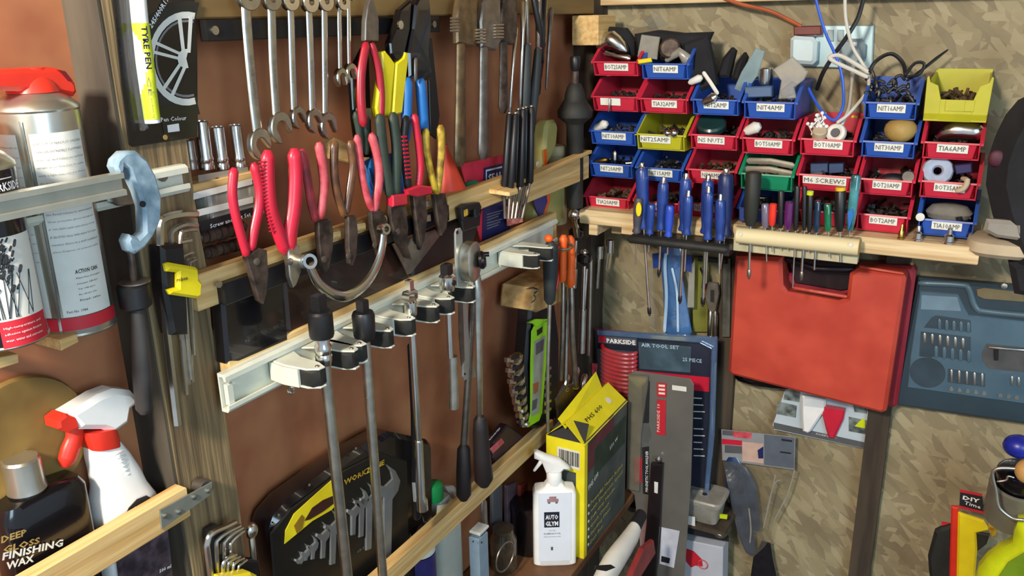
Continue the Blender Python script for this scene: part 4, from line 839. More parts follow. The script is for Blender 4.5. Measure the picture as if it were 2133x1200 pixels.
# hanging tools by the corner
t=thing('long_screwdriver','long screwdriver with black tapered handle hanging at the rail end','screwdriver')
b=B(); ptube(b,LW,.125,[(1147,514),(1147,540),(1146,590),(1145,625)],[30,33,28,24],1,16); b.put('handle',M_grn if 0 else mat('charcoal_grip','#2C3234'),t)
ptube(B(),LW,.125,[(1145,628),(1141,760),(1141,900)],[9,7.5,7],1,10,False).put('shaft',M_steel,t)
t=thing('orange_handled_pliers','orange handled pliers hanging from a steel ring near the corner','pliers')
ptube(B(),LW,.12,[(1174,497),(1173,530),(1172,582)],[18,14,14],.8,12,True,3).put('handle',M_orange,t)
ptube(B(),LW,.12,[(1188,500),(1190,540),(1189,590)],[19,17,20],.8,12,True,3).put('handle',M_orange,t)
ptube(B(),LW,.115,[(1173,590),(1172,700),(1168,790)],9,1).put('rod',M_dsteel,t); ptube(B(),LW,.115,[(1190,600),(1192,700),(1200,805)],12,1).put('rod',M_dsteel,t)
b=B(); b.torus(L(1172,514,.12),.020,.002,V((.3,-.1,1)),24,flat=1.6); tag(b.put('steel_ring',M_steel,None),'steel ring round the orange handles at the rail end','ring')
tag(B().ball(L(1143,497,.12),.0085).put('orange_ball',M_orange,None),'round orange ball above the black tapered screwdriver handle','knob')
rod('red_tube','thin red plastic tube between the black and orange handles','tube',LW,.112,[(1164,515),(1166,560),(1158,602)],[8,8,7],M_red2,smooth=3)
def hang_ratchet(label,px,y0,y1,y2,d,w1,m=M_chrome):
    t=thing('hanging_ratchet',label,'ratchet'); p=L(px,y0,d)
    b=B(); b.loft(p,[(-.010,.012,.013),(-.006,.016,.016),(.006,.016,.016),(.010,.010,.012)],(Y,X,Z),2.3,22); b.put('head',M_blkg,t)
    ptube(B(),LW,d,[(px,y0+16),(px-3,y1)],w1,1,12,False).put('shaft',m,t); ptube(B(),LW,d,[(px-3,y1),(px-6,y2)],w1*1.9,1,12,False).put('grip',M_steel,t); B().ball(L(px,y0-12,d),.008).put('button',M_chrome,t)
hang_ratchet('dark headed ratchet hanging right of the orange handles',1217,538,645,735,.10,8)
hang_ratchet('small ratchet hanging just in front of the corner, second from the orange handles',1200,485,560,600,.07,7)
for i,(x0,y0,x1,y1,wd,l) in enumerate(((1231,540,1226,740,8,'plain steel rod hanging nearest the corner on the left'),(1249,512,1243,600,9,'chrome rod with collar hanging in the corner'),(1271,500,1262,560,9,'short chrome socket rod hanging on the right side of the corner'),(1222,560,1213,690,7,'thin grey rod behind the dark headed ratchet'),(1183,600,1178,790,9,'flat steel file hanging below the orange handles'))):
    t=thing('steel_rod',l,'rod'); d=.06 if x0>1200 else .10
    if x0<1240: ptube(B(),LW,d,[(x0,y0),(x1,y1)],wd,1,10,False).put('shaft',M_steel,t)
    else:
        ptube(B(),RW,.05,[(x0,y0),(x1,y1)],wd,1,10,False).put('shaft',M_steel,t); ptube(B(),RW,.05,[(x0,y0),(x0-1,y0+26)],wd*1.8,1,12,False).put('socket',M_chrome,t)
for i,(x,y,s_,l) in enumerate(((1196,790,.012,'chrome socket lying on the sill behind the yellow box flap'),(1215,800,.010,'small chrome fitting beside the yellow box flap'),(1178,800,.009,'small bright fitting left of the yellow box flap'))):
    t=thing('chrome_fitting',l,'fitting'); p=L(x,y,.09); b=B(); b.tube([p-Z*s_*1.4-Y*s_,p+Z*s_*1.6+Y*s_*.8],[s_*.6,s_*.8],X,1,12); b.put('body',M_chrome,t); B().ball(p-Z*s_*1.6,s_*.9).put('ball_end',M_chrome,t)
tag(pprism(B(),LW,.085,[(1150,830),(1170,800),(1196,795),(1215,835),(1210,880),(1160,900)],.01,.003).put('trowel_blade',M_dsteel,None,0),'dull steel plate hanging behind the yellow box','plate')
# ================================================================ yellow box and white sprayer
t=thing('cardboard_box','yellow and black cardboard box with its top flap open','box')
x1=.204;y0=-.452;x0=.118;y1=-.222;z0=.51
zt=zat(x1,y0,925); 
M_pbox=mat('box_dark_print','#3C4442',.5,0,.15,14,col2='#565E58'); M_ybox=mat('box_yellow','#E6D61E',.5,0,.05)
B().box(((x0+x1)/2,(y0+y1)/2,(z0+zt)/2),(x1-x0)/2,(y1-y0)/2,(zt-z0)/2).put('carton',M_pbox,t,0)
def fx(par,name,y_0,y_1,z_0,z_1,m,dn=.0008,sk=0): return B().prism([V((x1,y_0,z_0)),V((x1,y_1,z_0+sk)),V((x1,y_1,z_1+sk)),V((x1,y_0,z_1))],X,dn).put(name,m,par,0)
fx(t,'yellow_edge',y0,y0+.014,z0,zt,M_ybox)
yend=B().prism([V((x0,y0,z0)),V((x0+.016,y0,z0)),V((x0+.016,y0,zt-.07)),V((x1-.018,y0,zt-.07)),V((x1-.018,y0,z0)),V((x1,y0,z0)),V((x1,y0,zt)),V((x0,y0,zt))],Y,-.0008).put('yellow_end',M_ybox,t,0)
# barcode
B().prism([V((x0+.025,y0,zt-.062)),V((x1-.010,y0,zt-.062)),V((x1-.010,y0,zt-.02)),V((x0+.025,y0,zt-.02))],Y,-.0014).put('barcode_panel',M_offw,t,0)
b=B()
for i in range(13):
    xx=x0+.030+i*.0036; b.prism([V((xx,y0-.0014,zt-.056)),V((xx+.0016+(i%3)*.0005,y0-.0014,zt-.056)),V((xx+.0016+(i%3)*.0005,y0-.0014,zt-.024)),V((xx,y0-.0014,zt-.024))],Y,-.0003)
b.put('barcode',M_ink,t,0)
B().prism([V((x0,y0+.004,zt)),V((x1,y0+.004,zt)),V((x1-.004,y0+.03,zt+.03)),V((x0+.02,y0+.03,zt+.03))],Y,.0006).put('dark_opening',M_ink,t,0)
# sloping lid and flap
ridge=.020
lidz=zt+.034
B().prism([V((x1+.001,y0-.004,zt-.004)),V((x1+.001,y1,zt-.004)),V((x1-.045,y1-.004,lidz)),V((x1-.045,y0+.004,lidz))],V((.6,0,.8)),.001).put('top_flap',M_ybox,t,0)
B().prism([V((x1-.045,y0+.002,lidz)),V((x1-.045,y1,lidz)),V((x0,y1,zt+.0)),V((x0,y0,zt))],V((-.6,0,.8)),.001).put('top_flap',M_ybox,t,0)
B().prism([V((x1-.045,y0+.004,lidz-.012)),V((x1-.045,y1-.03,lidz-.012)),V((x1-.062,y1-.035,lidz+.036)),V((x1-.062,y0+.004,lidz+.006))],X,.001).put('raised_flap',M_ybox,t,0)
text(t,'PHS 600',V((x1-.020,y0+.06,zt+.0158)),V((x1-.020,y0+.14,zt+.0158)),V((.6,0,.8)),.010,M_ink,.01)
B().lathe([(.008,0),(.008,.0006)],V((x1-.022,y0+.175,zt+.0175)),V((.6,0,.8)),18).put('white_spot',M_offw,t)
B().lathe([(.010,0),(.010,.0006)],V((x1-.055,y0+.10,lidz-.006)),V((-.6,0,.8)),18).put('torn_patch',M_offw,t)
fx(t,'maroon_panel',y0+.016,y1-.08,zt-.075,zt-.012,mat('maroon_card','#5E2A32',.5,0,.2,30),.0008,.012)
fx(t,'green_panel',y0+.05,y1-.01,zt-.10,zt-.035,mat('dark_green_print','#26382C',.5,0,.3,30),.0012,.0)
text(t,'PHS 600',V((x1+.0012,y0+.02,zt-.118)),V((x1+.0012,y0+.07,zt-.108)),X,.014,M_offw,.02); text(t,'550 W',V((x1+.0015,y0+.13,zt-.078)),V((x1+.0015,y0+.175,zt-.072)),X,.010,M_offw,.01)
for i,s in enumerate(('Powerful Motor Action','with Electronic Speed','Soft Grip Handle','Quick Change','Sanding Plate','Dust Box')):
    text(t,s,V((x1+.0014,y0+.030,z0+.112-i*.0190)),V((x1+.0014,y0+.030+len(s)*.0084,z0+.116-i*.0190)),X,.0105,mat('ochre_ink','#B5A548',.5,0,.05),.02)
    B().lathe([(.0035,0),(.0035,.0005)],V((x1+.0010,y0+.022,z0+.117-i*.0190)),X,10).put('bullet',M_offw,t)
t=thing('white_spray_bottle','white rectangular trigger spray bottle with black logo on the brown shelf','spray bottle')
pc=H(1155,1168,.51); ax=(V((.86,.51,0)).normalized(),V((.51,-.86,0)).normalized(),Z)
W2=44*mpp(pc); zt2=zat(pc.x,pc.y,1012)-.51
B().loft((pc.x,pc.y,.511),[(0,W2*.92,.018),(.004,W2,.021),(zt2-.012,W2*.99,.021),(zt2-.002,W2*.9,.018),(zt2+.002,W2*.5,.013),(zt2+.010,W2*.36,.012)],ax,6,44).put('bottle',M_white,t)
zc=zt2+.010; top=V((pc.x,pc.y,.511))
B().lathe([(.0145,zc-.004),(.0155,zc),(.0155,zc+.020),(.013,zc+.024)],top,Z,26).put('collar',M_white,t)
a0=ax[0]; hp=lambda u,h: top+a0*u+Z*h
hb=[hp(-.016,zc+.022),hp(.014,zc+.022),hp(.020,zc+.029),hp(.032,zc+.027),hp(.030,zc+.034),hp(.010,zc+.052),hp(-.018,zc+.062),hp(-.034,zc+.071),hp(-.040,zc+.070),hp(-.040,zc+.056),hp(-.026,zc+.050)]
B().prism([p+ax[1]*-.010 for p in hb],ax[1],.020,.004).put('spray_head',M_white,t,45)
b=B(); b.tube([hp(-.024,zc+.050),hp(-.030,zc+.040),hp(-.040,zc+.026)],[.005,.004,.003],ax[1],1,8); b.put('trigger',M_white,t)
fp=lambda u,h: top+a0*u*W2+Z*h*zt2+ax[1]*.0213
def fq(name,u0,u1,h0,h1,m,o=.0): return B().prism([fp(u0,h0),fp(u1,h0),fp(u1,h1),fp(u0,h1)],ax[1],.0004+o).put(name,m,t,0)
fq('front_label',-.74,.74,.08,.97,mat('pale_blue_label','#DCE2EC',.4,0,.02)); fq('logo_square',-.50,.20,.53,.73,mat('navy_black','#1E2434',.4),.0005)
text(t,'AUTO',fp(-.44,.635)+ax[1]*.001,fp(.14,.635)+ax[1]*.001,ax[1],.011,M_wink,.03); text(t,'GLYM',fp(-.44,.55)+ax[1]*.001,fp(.14,.55)+ax[1]*.001,ax[1],.011,M_wink,.03)
fq('car_emblem',-.36,.16,.86,.90,mat('dull_red_print','#9A7A7A',.5),.0006); fq('car_emblem',-.26,.06,.90,.93,mat('dull_red_print','#9A7A7A'),.0006); fq('car_emblem',-.32,-.22,.84,.86,M_gcard,.0006); fq('car_emblem',.02,.12,.84,.86,M_gcard,.0006)
text(t,'ODOUR',fp(-.30,.48)+ax[1]*.0005,fp(.02,.48)+ax[1]*.0005,ax[1],.003,M_grey,0); text(t,'ELIMINATOR',fp(-.52,.435)+ax[1]*.0005,fp(.26,.435)+ax[1]*.0005,ax[1],.0042,M_grey,.01)
text(t,'freshens and removes odour',fp(-.52,.40)+ax[1]*.0005,fp(.26,.40)+ax[1]*.0005,ax[1],.003,M_grey,0); fq('crest',-.20,-.10,.225,.27,M_gcard,.0006)
# black tub behind the sprayer
tag(B().lathe([(.036,0),(.038,.004),(.038,.10),(.040,.103),(.040,.115),(.034,.118),(.003,.118)],V((.085,-.47,.511)),Z,28).put('black_tub',M_blkg,None),'black round tub standing behind the white rectangular sprayer','tub')
# ================================================================ storage bins
DB=.17
def storage_bin(label,colr,xl,xr,yl,yb,word,d=DB,torn=None):
    m={'r':M_bred,'b':M_bblue,'y':M_byel,'g':M_bgrn}[colr]
    t=thing('storage_bin',label,'storage bin','open fronted parts bins stacked on the shelf')
    A=R(xl,yl,d); C_=R(xr,yl,d); zb=R((xl+xr)/2,yb,d-.008).z; zl=(A.z+R(xl,yl,d).z)/2; ul,ur=A.x,C_.x; zt=zl+.036
    cz=R(xr,yl,d).z; zl=(A.z+cz)/2
    f=.0045  # flange
    P=lambda u,n,v: V((u,-n,v))
    for s,(ua,ub) in enumerate(((ul,ul+f),(ur-f,ur))):
        b=B(); prof=[(d,zl),(d-.052,zt),(.012,zt),(.012,zb),(d-.010,zb),(d-.002,zl-.004)]
        inn=(ul+f,ul+f+.002) if s==0 else (ur-f-.002,ur-f)
        b.prism([P(inn[0],n,v) for n,v in prof],X,inn[1]-inn[0])
        b.prism([P(ua,n,v) for n,v in ((d,zl-.004),(d,zl),(d-.052,zt),(.012,zt),(.012,zt-.004),(d-.055,zt-.004))],X,ub-ua)
        b.put('side',m,t,0)
    b=B(); w0=.0045
    # front panel with chamfered corners, sloping in to the foot
    rs=[]
    for v,n,e in ((zl,d,0),(zl-.003,d+.001,0),(zl-.0035,d-.003,f),(zb+.003,d-.010,f+.004),(zb,d-.013,f+.006)):
        rs.append(b.ring([P(ul+e,n-.018,v),P(ul+e+.006,n,v),P(ur-e-.006,n,v),P(ur-e,n-.018,v),P(ur-e,n-.020,v),P(ur-e-.007,n-.002,v),P(ul+e+.007,n-.002,v),P(ul+e,n-.020,v)]))
    b.skin(rs); b.put('front',m,t,0)
    b=B(); b.box(((ul+ur)/2,-(d/2),zb+.001),(ur-ul)/2-f-.002,d/2-.012,.001); b.box(((ul+ur)/2,-.012,(zb+zt)/2),(ur-ul)/2-f,.001,(zt-zb)/2); b.put('base',m,t,0)
    if word is not None:
        w_=(ur-ul); a=ul+w_*.27; c=ul+w_*.77; nz=d-.0045; z1=zl-.0035; z0=zl-.0185
        if torn: a,c=ul+w_*torn[0],ul+w_*torn[1]
        B().prism([P(a,nz+.0022,z1),P(c,nz+.0022,z1-.0005),P(c,nz-.0012+.0008,z0-.0005),P(a,nz-.0012+.0008,z0)],NR,.0006).put('label_tape',M_lbl,t,0)
        if word:
            text(t,word,P(a+.0025,nz+.0016,z0+.0030),P(c-.003,nz+.0016,z0+.0030),V((0,-1,-.17)),.0088,M_gcard,.0)
    return t,(ul,ur,zb,zl)
MJ=[mat('jumble_dark','#1E1D1C',.5,.2,.4,120,col2='#4A4744'),mat('jumble_metal','#6A6864',.35,.9,.3,120),mat('jumble_brown','#3A2C20',.6,.2,.4,120,col2='#6E5A44'),mat('jumble_white','#B8B6AE',.4,0,.2,120),mat('jumble_blue','#33476A',.4,0,.3,120)]
def jumble(lbl,box,mi=0,n=34,fill=.6,sz=.008,d=DB):
    ul,ur,zb,zl=box; b=B(); top=zb+(zl-zb)*fill
    b.box(((ul+ur)/2,-(d-.02)/2-.008,(zb+top)/2-.001),(ur-ul)/2-.009,(d-.04)/2,(top-zb)/2-.003,bev=.002)
    for i in range(n):
        c=V((random.uniform(ul+.014,ur-.014),-random.uniform(.03,d-.026),top-.003+random.uniform(0,.014))); a=V((random.uniform(-1,1),random.uniform(-1,1),random.uniform(-.5,.5))).normalized(); l=sz*random.uniform(.5,1.5); r_=sz*random.uniform(.2,.45)
        if i%3: b.tube([c-a*l,c+a*l],[r_,r_],V((.2,.3,.9)),1,7,False)
        else: b.box(c,l*.7,r_,r_*1.3,ax=(a,a.cross(Z).normalized(),a.cross(a.cross(Z)).normalized()))
    o=b.put('loose_fittings',MJ[mi],None,30); return tag(o,lbl,'loose parts',None,'stuff')
# (key, colour, xl, xr, y lip, y bottom, word, torn, label, content material, fill)
cn={'r':'red','b':'blue','y':'yellow','g':'green'}
BN=[(1,1,'r',1231,1331,128,158,'BOT25AMP',None,0),(1,2,'r',1230,1330,201,232,'',(.2,.62),0),(1,3,'b',1226,1326,273,302,'NIT10AMP',None,0),(1,4,'b',1224,1319,341,370,'NIT20AMP',None,1),(1,5,'r',1215,1312,411,438,'TIA20AMP',None,2),
(2,1,'b',1332,1436,132,165,'NIT6AMP',None,1),(2,2,'r',1329,1434,205,236,'TIA32AMP',None,0),(2,3,'y',1322,1429,280,313,'NIT25AMP',(.1,.7),0),(2,4,'b',1322,1424,350,378,'NIT15AMP',None,1),(2,5,'r',1318,1418,420,446,'NS2AMP',(.3,.6),0),
(3,2,'b',1438,1542,207,240,'NIT2AMP',None,1),(3,3,'r',1434,1539,281,312,'NS NUTS',(.18,.72),0),(3,4,'r',1428,1536,354,384,'NS4AMP',(.3,.7),2),(3,5,'r',1424,1532,424,455,'NS6AMP',(.2,.6),0),
(4,2,'b',1545,1662,212,248,'NIT4AMP',None,0),(4,3,'r',1541,1657,288,322,'BOT50AMP',None,0),(4,4,'g',1538,1655,363,397,None,None,2),(4,5,'b',1534,1652,436,468,None,None,1),
(5,3,'r',1662,1785,290,325,'BOT10AMP',None,0),(5,4,'r',1658,1783,365,398,'M6 SCREWS',(.12,.85),0),(5,5,'r',1654,1778,440,470,None,None,0),
(6,2,'b',1796,1916,213,249,'NIT16AMP',None,0),(6,3,'b',1790,1912,295,329,'NIT30AMP',None,0),(6,4,'r',1786,1908,374,408,'BOT20AMP',None,1),(6,5,'r',1780,1898,448,484,'BOT2AMP',None,0),
(7,3,'r',1918,2050,297,333,'TIA6AMP',None,0),(7,4,'r',1912,2044,379,415,'BOT35AMP',None,0),(7,5,'b',1908,2036,459,494,'TIA10AMP',None,1)]
coln={1:'leftmost stack',2:'second stack from the left',3:'third stack from the left',4:'fourth stack from the left',5:'stack under the white socket cable',6:'second stack from the right',7:'rightmost stack'}
BX={}
for c,r_,k,xl,xr,yl,yb,wd,torn,mi in BN:
    rows={1:'top',2:'second' if c<3 else 'top',3:'third' if c<3 else ('second' if c!=5 else 'top'),4:'second lowest',5:'bottom'}
    lab=f'{cn[k]} open fronted bin, {rows[r_]} of the {coln[c]}'
    if wd: lab+=f', marked {wd}'
    if len(lab.split())>15: lab=lab.replace('open fronted ','')
    t,bx=storage_bin(lab,k,xl,xr,yl,yb,wd,DB,torn); BX[(c,r_)]=bx
    jumble(f'loose fittings inside the {cn[k]} bin, {rows[r_]} of the {coln[c]}',bx,mi,30,.62)
# yellow bin with tall straight sides (rightmost, top)
t=thing('storage_bin','lime yellow bin with raised corner horns on top of the rightmost stack','storage bin','open fronted parts bins stacked on the shelf')
a=R(1926,250,.16); c=R(2052,250,.16); ul,ur=a.x,c.x; zb=a.z; zl=R(1990,208,.17).z; zt=R(1935,172,.16).z
for s in (0,1):
    x=ul if s==0 else ur-.003; b=B(); b.prism([V((x,-n,v)) for n,v in ((.17,zl),(.168,zt),(.14,zt+.004),(.02,zt+.010),(.02,zb),(.165,zb))],X,.003); b.put('side',M_byel,t,0)
    e=1 if s==0 else -1; xx=ul if s==0 else ur
    B().prism([V((xx-e*.002,-.168,zb)),V((xx+e*.022,-.168,zb)),V((xx+e*.022,-.168,zl)),V((xx+e*.015,-.168,zt-.004)),V((xx+e*.002,-.168,zt+.002)),V((xx-e*.001,-.168,zt+.012)),V((xx-e*.004,-.168,zt+.010))],NR,.003,.0006).put('front_corner',M_byel,t,0)
B().prism([V((ul,-.167,zb)),V((ur,-.167,zb)),V((ur,-.167,zl)),V((ul,-.167,zl))],NR,.003).put('front',M_byel,t,0)
B().prism([V((ul+.03,-.170,zb+.018)),V((ur-.02,-.170,zb+.018)),V((ur-.02,-.170,zl)),V((ul+.03,-.170,zl))],NR,.0018,.0005).put('label_slot',M_byel,t,0)
B().prism([V((ul+.06,-.170,zb+.018)),V((ul+.075,-.170,zb+.018)),V((ul+.075,-.170,zl)),V((ul+.06,-.170,zl))],NR,.0026,.0005).put('label_rib',M_byel,t,0)
B().prism([V((ul-.001,-.167,zb)),V((ur+.001,-.167,zb)),V((ur+.001,-.172,zb+.013)),V((ul-.001,-.172,zb+.013))],NR,.003,.0005).put('foot',M_byel,t,0)
b=B(); b.box(((ul+ur)/2,-.09,zb+.001),(ur-ul)/2,.075,.001); b.box(((ul+ur)/2,-.02,(zb+zt)/2+.006),(ur-ul)/2,.001,(zt-zb)/2+.01); b.put('base',M_byel,t,0)
jumble('small dark fittings inside the lime yellow bin with horns',(ul,ur,zb,zl),2,30,.9)
# ---- notable things in the bins
def at(px,py,d): return R(px,py,d)
def item(name,label,cat,b,m): return tag(b.put(name,m,None),label,cat)
# chrome tap parts in top left bin
b=B(); b.tube([at(1255,92,.13),at(1275,84,.13),at(1300,104,.13)],[.016,.020,.011],NR,1,16,True,3); item('chrome_fitting','dark polished chrome fitting in the top left red bin','fitting',b,M_chrome)
b=B(); b.tube([at(1262,112,.15),at(1285,118,.15),at(1308,122,.15)],[.006,.004,.008],NR,.6,10); item('steel_bracket','bent steel lever lying at the front of the top left red bin','bracket',b,M_chrome)
b=B(); pprism(b,RW,.135,[(1338,72),(1376,77),(1370,124),(1329,118)],.006,.001); item('plastic_bag','frosted plastic packet standing in the top blue bin of the second stack','bag',b,M_haze)
b=B(); pprism(b,RW,.170,[(1330,124),(1358,120),(1360,129),(1332,133)],.008,.002); item('yellow_tag','small bright yellow tag on the lip of the blue bin marked NIT6AMP','tag',b,M_yel)
b=B(); b.lathe([(.020,0),(.021,.004),(.021,.020),(.017,.024)],at(1396,106,.13),V((.3,-1,.3)),22); item('rubber_bush','round brown bush in the top bin of the second stack','bush',b,M_brz)
b=B(); b.tube([at(1390,124,.15),at(1415,108,.15),at(1430,124,.15)],[.006,.009,.012],NR,.8,10); item('grey_bracket','pale grey plastic bracket at the lip of the blue bin marked NIT6AMP','bracket',b,M_haze)
for i,(x,y,r1,r2,l) in enumerate(((1250,262,.010,.006,'grey plastic elbow in the third bin of the leftmost stack'),(1448,166,.008,.008,'pale rubber stopper at the left of the blue bin marked NIT2AMP'),(1566,268,.012,.011,'pale round bulb in the red bin marked BOT50AMP'))):
    b=B(); b.tube([at(x-9,y+5,.15),at(x+9,y-3,.15)],[r1*.8,r1],NR,1,14); item('round_fitting',l,'fitting',b,M_offw)
b=B(); ptube(b,RW,.15,[(1466,152),(1480,172),(1494,194)],8,.5,8); item('white_strip','pale flat strip leaning out of the blue bin marked NIT2AMP','strip',b,M_offw)
b=B(); b.tube([at(1468,212,.176),at(1486,202,.178)],[.007,.009],NR,1,12); item('dome_nut','shiny dome nut stuck over the label of the blue bin marked NIT2AMP','nut',b,M_chrome)
b=B(); b.tube([at(1270,206,.176),at(1268,232,.176)],[.0022,.0018],NR,1,8); item('hook_screw','thin screw hanging over the torn label, leftmost stack','screw',b,M_steel)
for i in range(2): b=B(); b.tube([at(1242+i*0,338,.15),at(1262,334,.15)] if i==0 else [at(1281,318,.15),at(1281,338,.15)],[.006,.006],NR,1,8); item('coil_spring',('small spring lying' if i==0 else 'small spring upright')+' in the blue bin marked NIT20AMP','spring',b,M_brass if i==0 else M_chrome)
for x,l in((1390,'small chrome ball fitting, left of two on the yellow bin lip'),(1404,'chrome ball fitting, right of two on the yellow bin lip')): b=B(); b.ball(at(x,277,.172),.009 if x>1400 else .007); item('ball_fitting',l,'fitting',b,M_chrome)
b=B(); b.lathe([(.028,0),(.030,.003),(.030,.014),(.026,.018)],at(1482,268,.12),V((.1,-.6,1)),22); item('dark_disc','dark round lid in the red bin of the third stack','lid',b,mat('bottle_green','#1E3A38',.3,0,.2,coat=.4))
b=B(); pprism(b,RW,.13,[(1556,180),(1612,178),(1612,200),(1556,202)],.02,.002); item('blue_case','small slate blue case in the blue bin marked NIT4AMP','box',b,mat('slate_blue','#4A6488',.4,0,.08))
b=B(); b.lathe([(.013,0),(.014,.002),(.014,.030),(.012,.032)],at(1594,176,.12),Z,20); item('chrome_socket','chrome socket standing on the slate blue case','socket',b,M_chrome)
b=B(); b.m.free(); b=B(); P=[(1610,145),(1652,117),(1684,150),(1676,166),(1655,182),(1660,205),(1622,206),(1628,168)]; pprism(b,RW,.15,P,.006,.002); item('clear_bag','crumpled clear bag with white top in the bin marked NIT4AMP','bag',b,M_haze)
b=B(); pprism(b,RW,.155,[(1625,190),(1650,168),(1662,175),(1655,196),(1630,206)],.008,.004); item('glass_fuse','glossy clear wrap glinting at the lip of the bin marked NIT4AMP','bag',b,M_clear)
b=B(); pprism(b,RW,.12,[(1575,100),(1594,106),(1580,155),(1552,195),(1530,185),(1545,150)],.004,.001); item('glass_tube','long pale blue clear plastic sleeve leaning between two blue bins','sleeve',b,M_bclear if 0 else clearmat('pale_blue_clear','#C8DCE0','#9DB8BE',.55,.12))
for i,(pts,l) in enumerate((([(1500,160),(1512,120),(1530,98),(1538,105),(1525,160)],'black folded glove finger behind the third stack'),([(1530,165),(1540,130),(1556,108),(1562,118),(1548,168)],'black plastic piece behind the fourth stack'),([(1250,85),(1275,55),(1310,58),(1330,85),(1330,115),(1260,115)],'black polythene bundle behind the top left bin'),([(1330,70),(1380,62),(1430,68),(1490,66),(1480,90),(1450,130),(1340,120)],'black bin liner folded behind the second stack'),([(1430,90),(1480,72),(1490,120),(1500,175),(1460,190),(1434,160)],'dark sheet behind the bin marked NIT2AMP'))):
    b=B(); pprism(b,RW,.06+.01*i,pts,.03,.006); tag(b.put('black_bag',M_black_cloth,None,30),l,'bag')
b=B(); pprism(b,RW,.03,[(1345,40),(1368,22),(1380,40),(1395,50),(1360,62),(1340,52)],.01,.003); item('clear_film','glossy clear film scrap hanging above the second stack','film',b,M_clear)
# cotton buds and tape
for i in range(12):
    x=1690+random.uniform(-4,26); y=268+random.uniform(-10,14); a=random.uniform(-.9,.9); b=B()
    p=at(x,y,.15+random.uniform(-.01,.012)); q=p+V((math.sin(a)*.02,random.uniform(-.006,.008),math.cos(a)*.022)); b.tube([p,q],.0012,NR,1,6); b.ball(q,.0036); b.ball(p,.0036)
    tag(b.put('cotton_bud',M_white,None),'white cotton bud in the heap inside the red bin marked BOT10AMP','cotton bud','cotton buds in the red bin')
t=thing('tape_roll','small roll of white and grey tape in the red bin marked BOT10AMP','tape'); p=at(1742,278,.155)
B().torus(p,.013,.006,V((-.2,-1,.4)),22,flat=1.4).put('tape',M_offw,t); B().lathe([(.008,0),(.008,.008)],p,V((-.2,-1,.4)),16).put('core',M_gcard,t)
b=B(); b.lathe([(.013,0),(.013,.02),(.011,.022)],at(1706,288,.155),V((.1,-.6,.8)),18); item('cream_stopper','cream round stopper below the cotton buds','stopper',b,M_cloth)
b=B(); pprism(b,RW,.10,[(1774,240),(1786,241),(1786,245),(1770,245)],.004); item('yellow_clip','thin yellow clip at the right rim of the bin marked BOT10AMP','clip',b,M_yel)
for x,l in((1710,'dull blue box, left of two in the bin marked M6 SCREWS'),(1748,'dull blue box, right of two in the bin marked M6 SCREWS')):
    b=B(); pprism(b,RW,.11,[(x-18,338),(x+18 if x<1720 else x+12,337),(x+18 if x<1720 else x+12,356),(x-18,358)],.02,.001); item('blue_box',l,'box',b,mat('dull_blue','#2E4468',.4,0,.1))
b=B(); pprism(b,RW,.14,[(1676,362),(1716,358),(1716,366),(1676,366)],.02,.002); item('metal_tin','flat silver tin at the front of the bin marked M6 SCREWS','tin',b,M_silver)
for (a,b_,l) in (((1560,335),(1650,345),'flat grey strip, upper, in the green bin'),((1556,352),(1648,362),'flat grey strip, lower, in the green bin')):
    b=B(); ptube(b,RW,.14,[a,((a[0]+b_[0])/2,a[1]+1),b_],13,.3,8); item('metal_strip',l,'strip',b,mat('taupe_strip','#8A8272',.45,.2,.2))
b=B(); b.ball(at(1876,271,.14),.026,(1.1,1,.9)); item('brown_stone','tan crumpled lump in the blue bin marked NIT30AMP','lump',b,M_tan)
b=B(); b.ball(at(1862,378,.14),.022,(1.4,1,.7)); item('steel_dome','steel dome in the red bin marked BOT20AMP','dome',b,M_steel)
b=B(); b.lathe([(.010,0),(.010,.012)],at(1893,366,.155),NR,16); item('grey_plug','round grey knob at the right of the bin marked BOT20AMP','knob',b,M_dsteel)
b=B(); b.tube([at(1962,284,.13),at(1990,272,.13),at(2036,276,.13)],[.010,.018,.016],NR,.8,14,True,3); item('foil_pouch','shiny foil pouch in the red bin marked TIA6AMP','pouch',b,M_chrome)
b=B(); b.torus(at(1953,356,.14),.017,.010,V((.1,-1,.3)),12); item('gauze_roll','pale blue grey fluffy ring in the red bin marked BOT35AMP','gauze',b,mat('gauze','#A6B2C8',.9,0,.1,60,.4))
b=B(); b.tube([at(2005,372,.16),at(2015,376,.178),at(2008,392,.178),at(1994,398,.176)],[.004,.005,.005,.004],NR,1,10,True,3); item('grey_hook','grey rubber hook over the lip of the bin marked BOT35AMP','hook',b,M_cloth)
b=B(); pprism(b,RW,.14,[(1988,342),(2025,338),(2026,358),(1992,362)],.01,.002); item('purple_box','dark purple box in the red bin marked BOT35AMP','box',b,mat('deep_violet','#2C2458',.4))
b=B(); b.loft(at(1975,452,.10),[(0,.035,.03),(.010,.04,.035),(.022,.03,.02),(.026,.012,.01)],(X,NR,Z),2.5,14); item('clear_bag','crumpled clear bag filling the blue bin marked TIA10AMP','bag',b,M_haze)
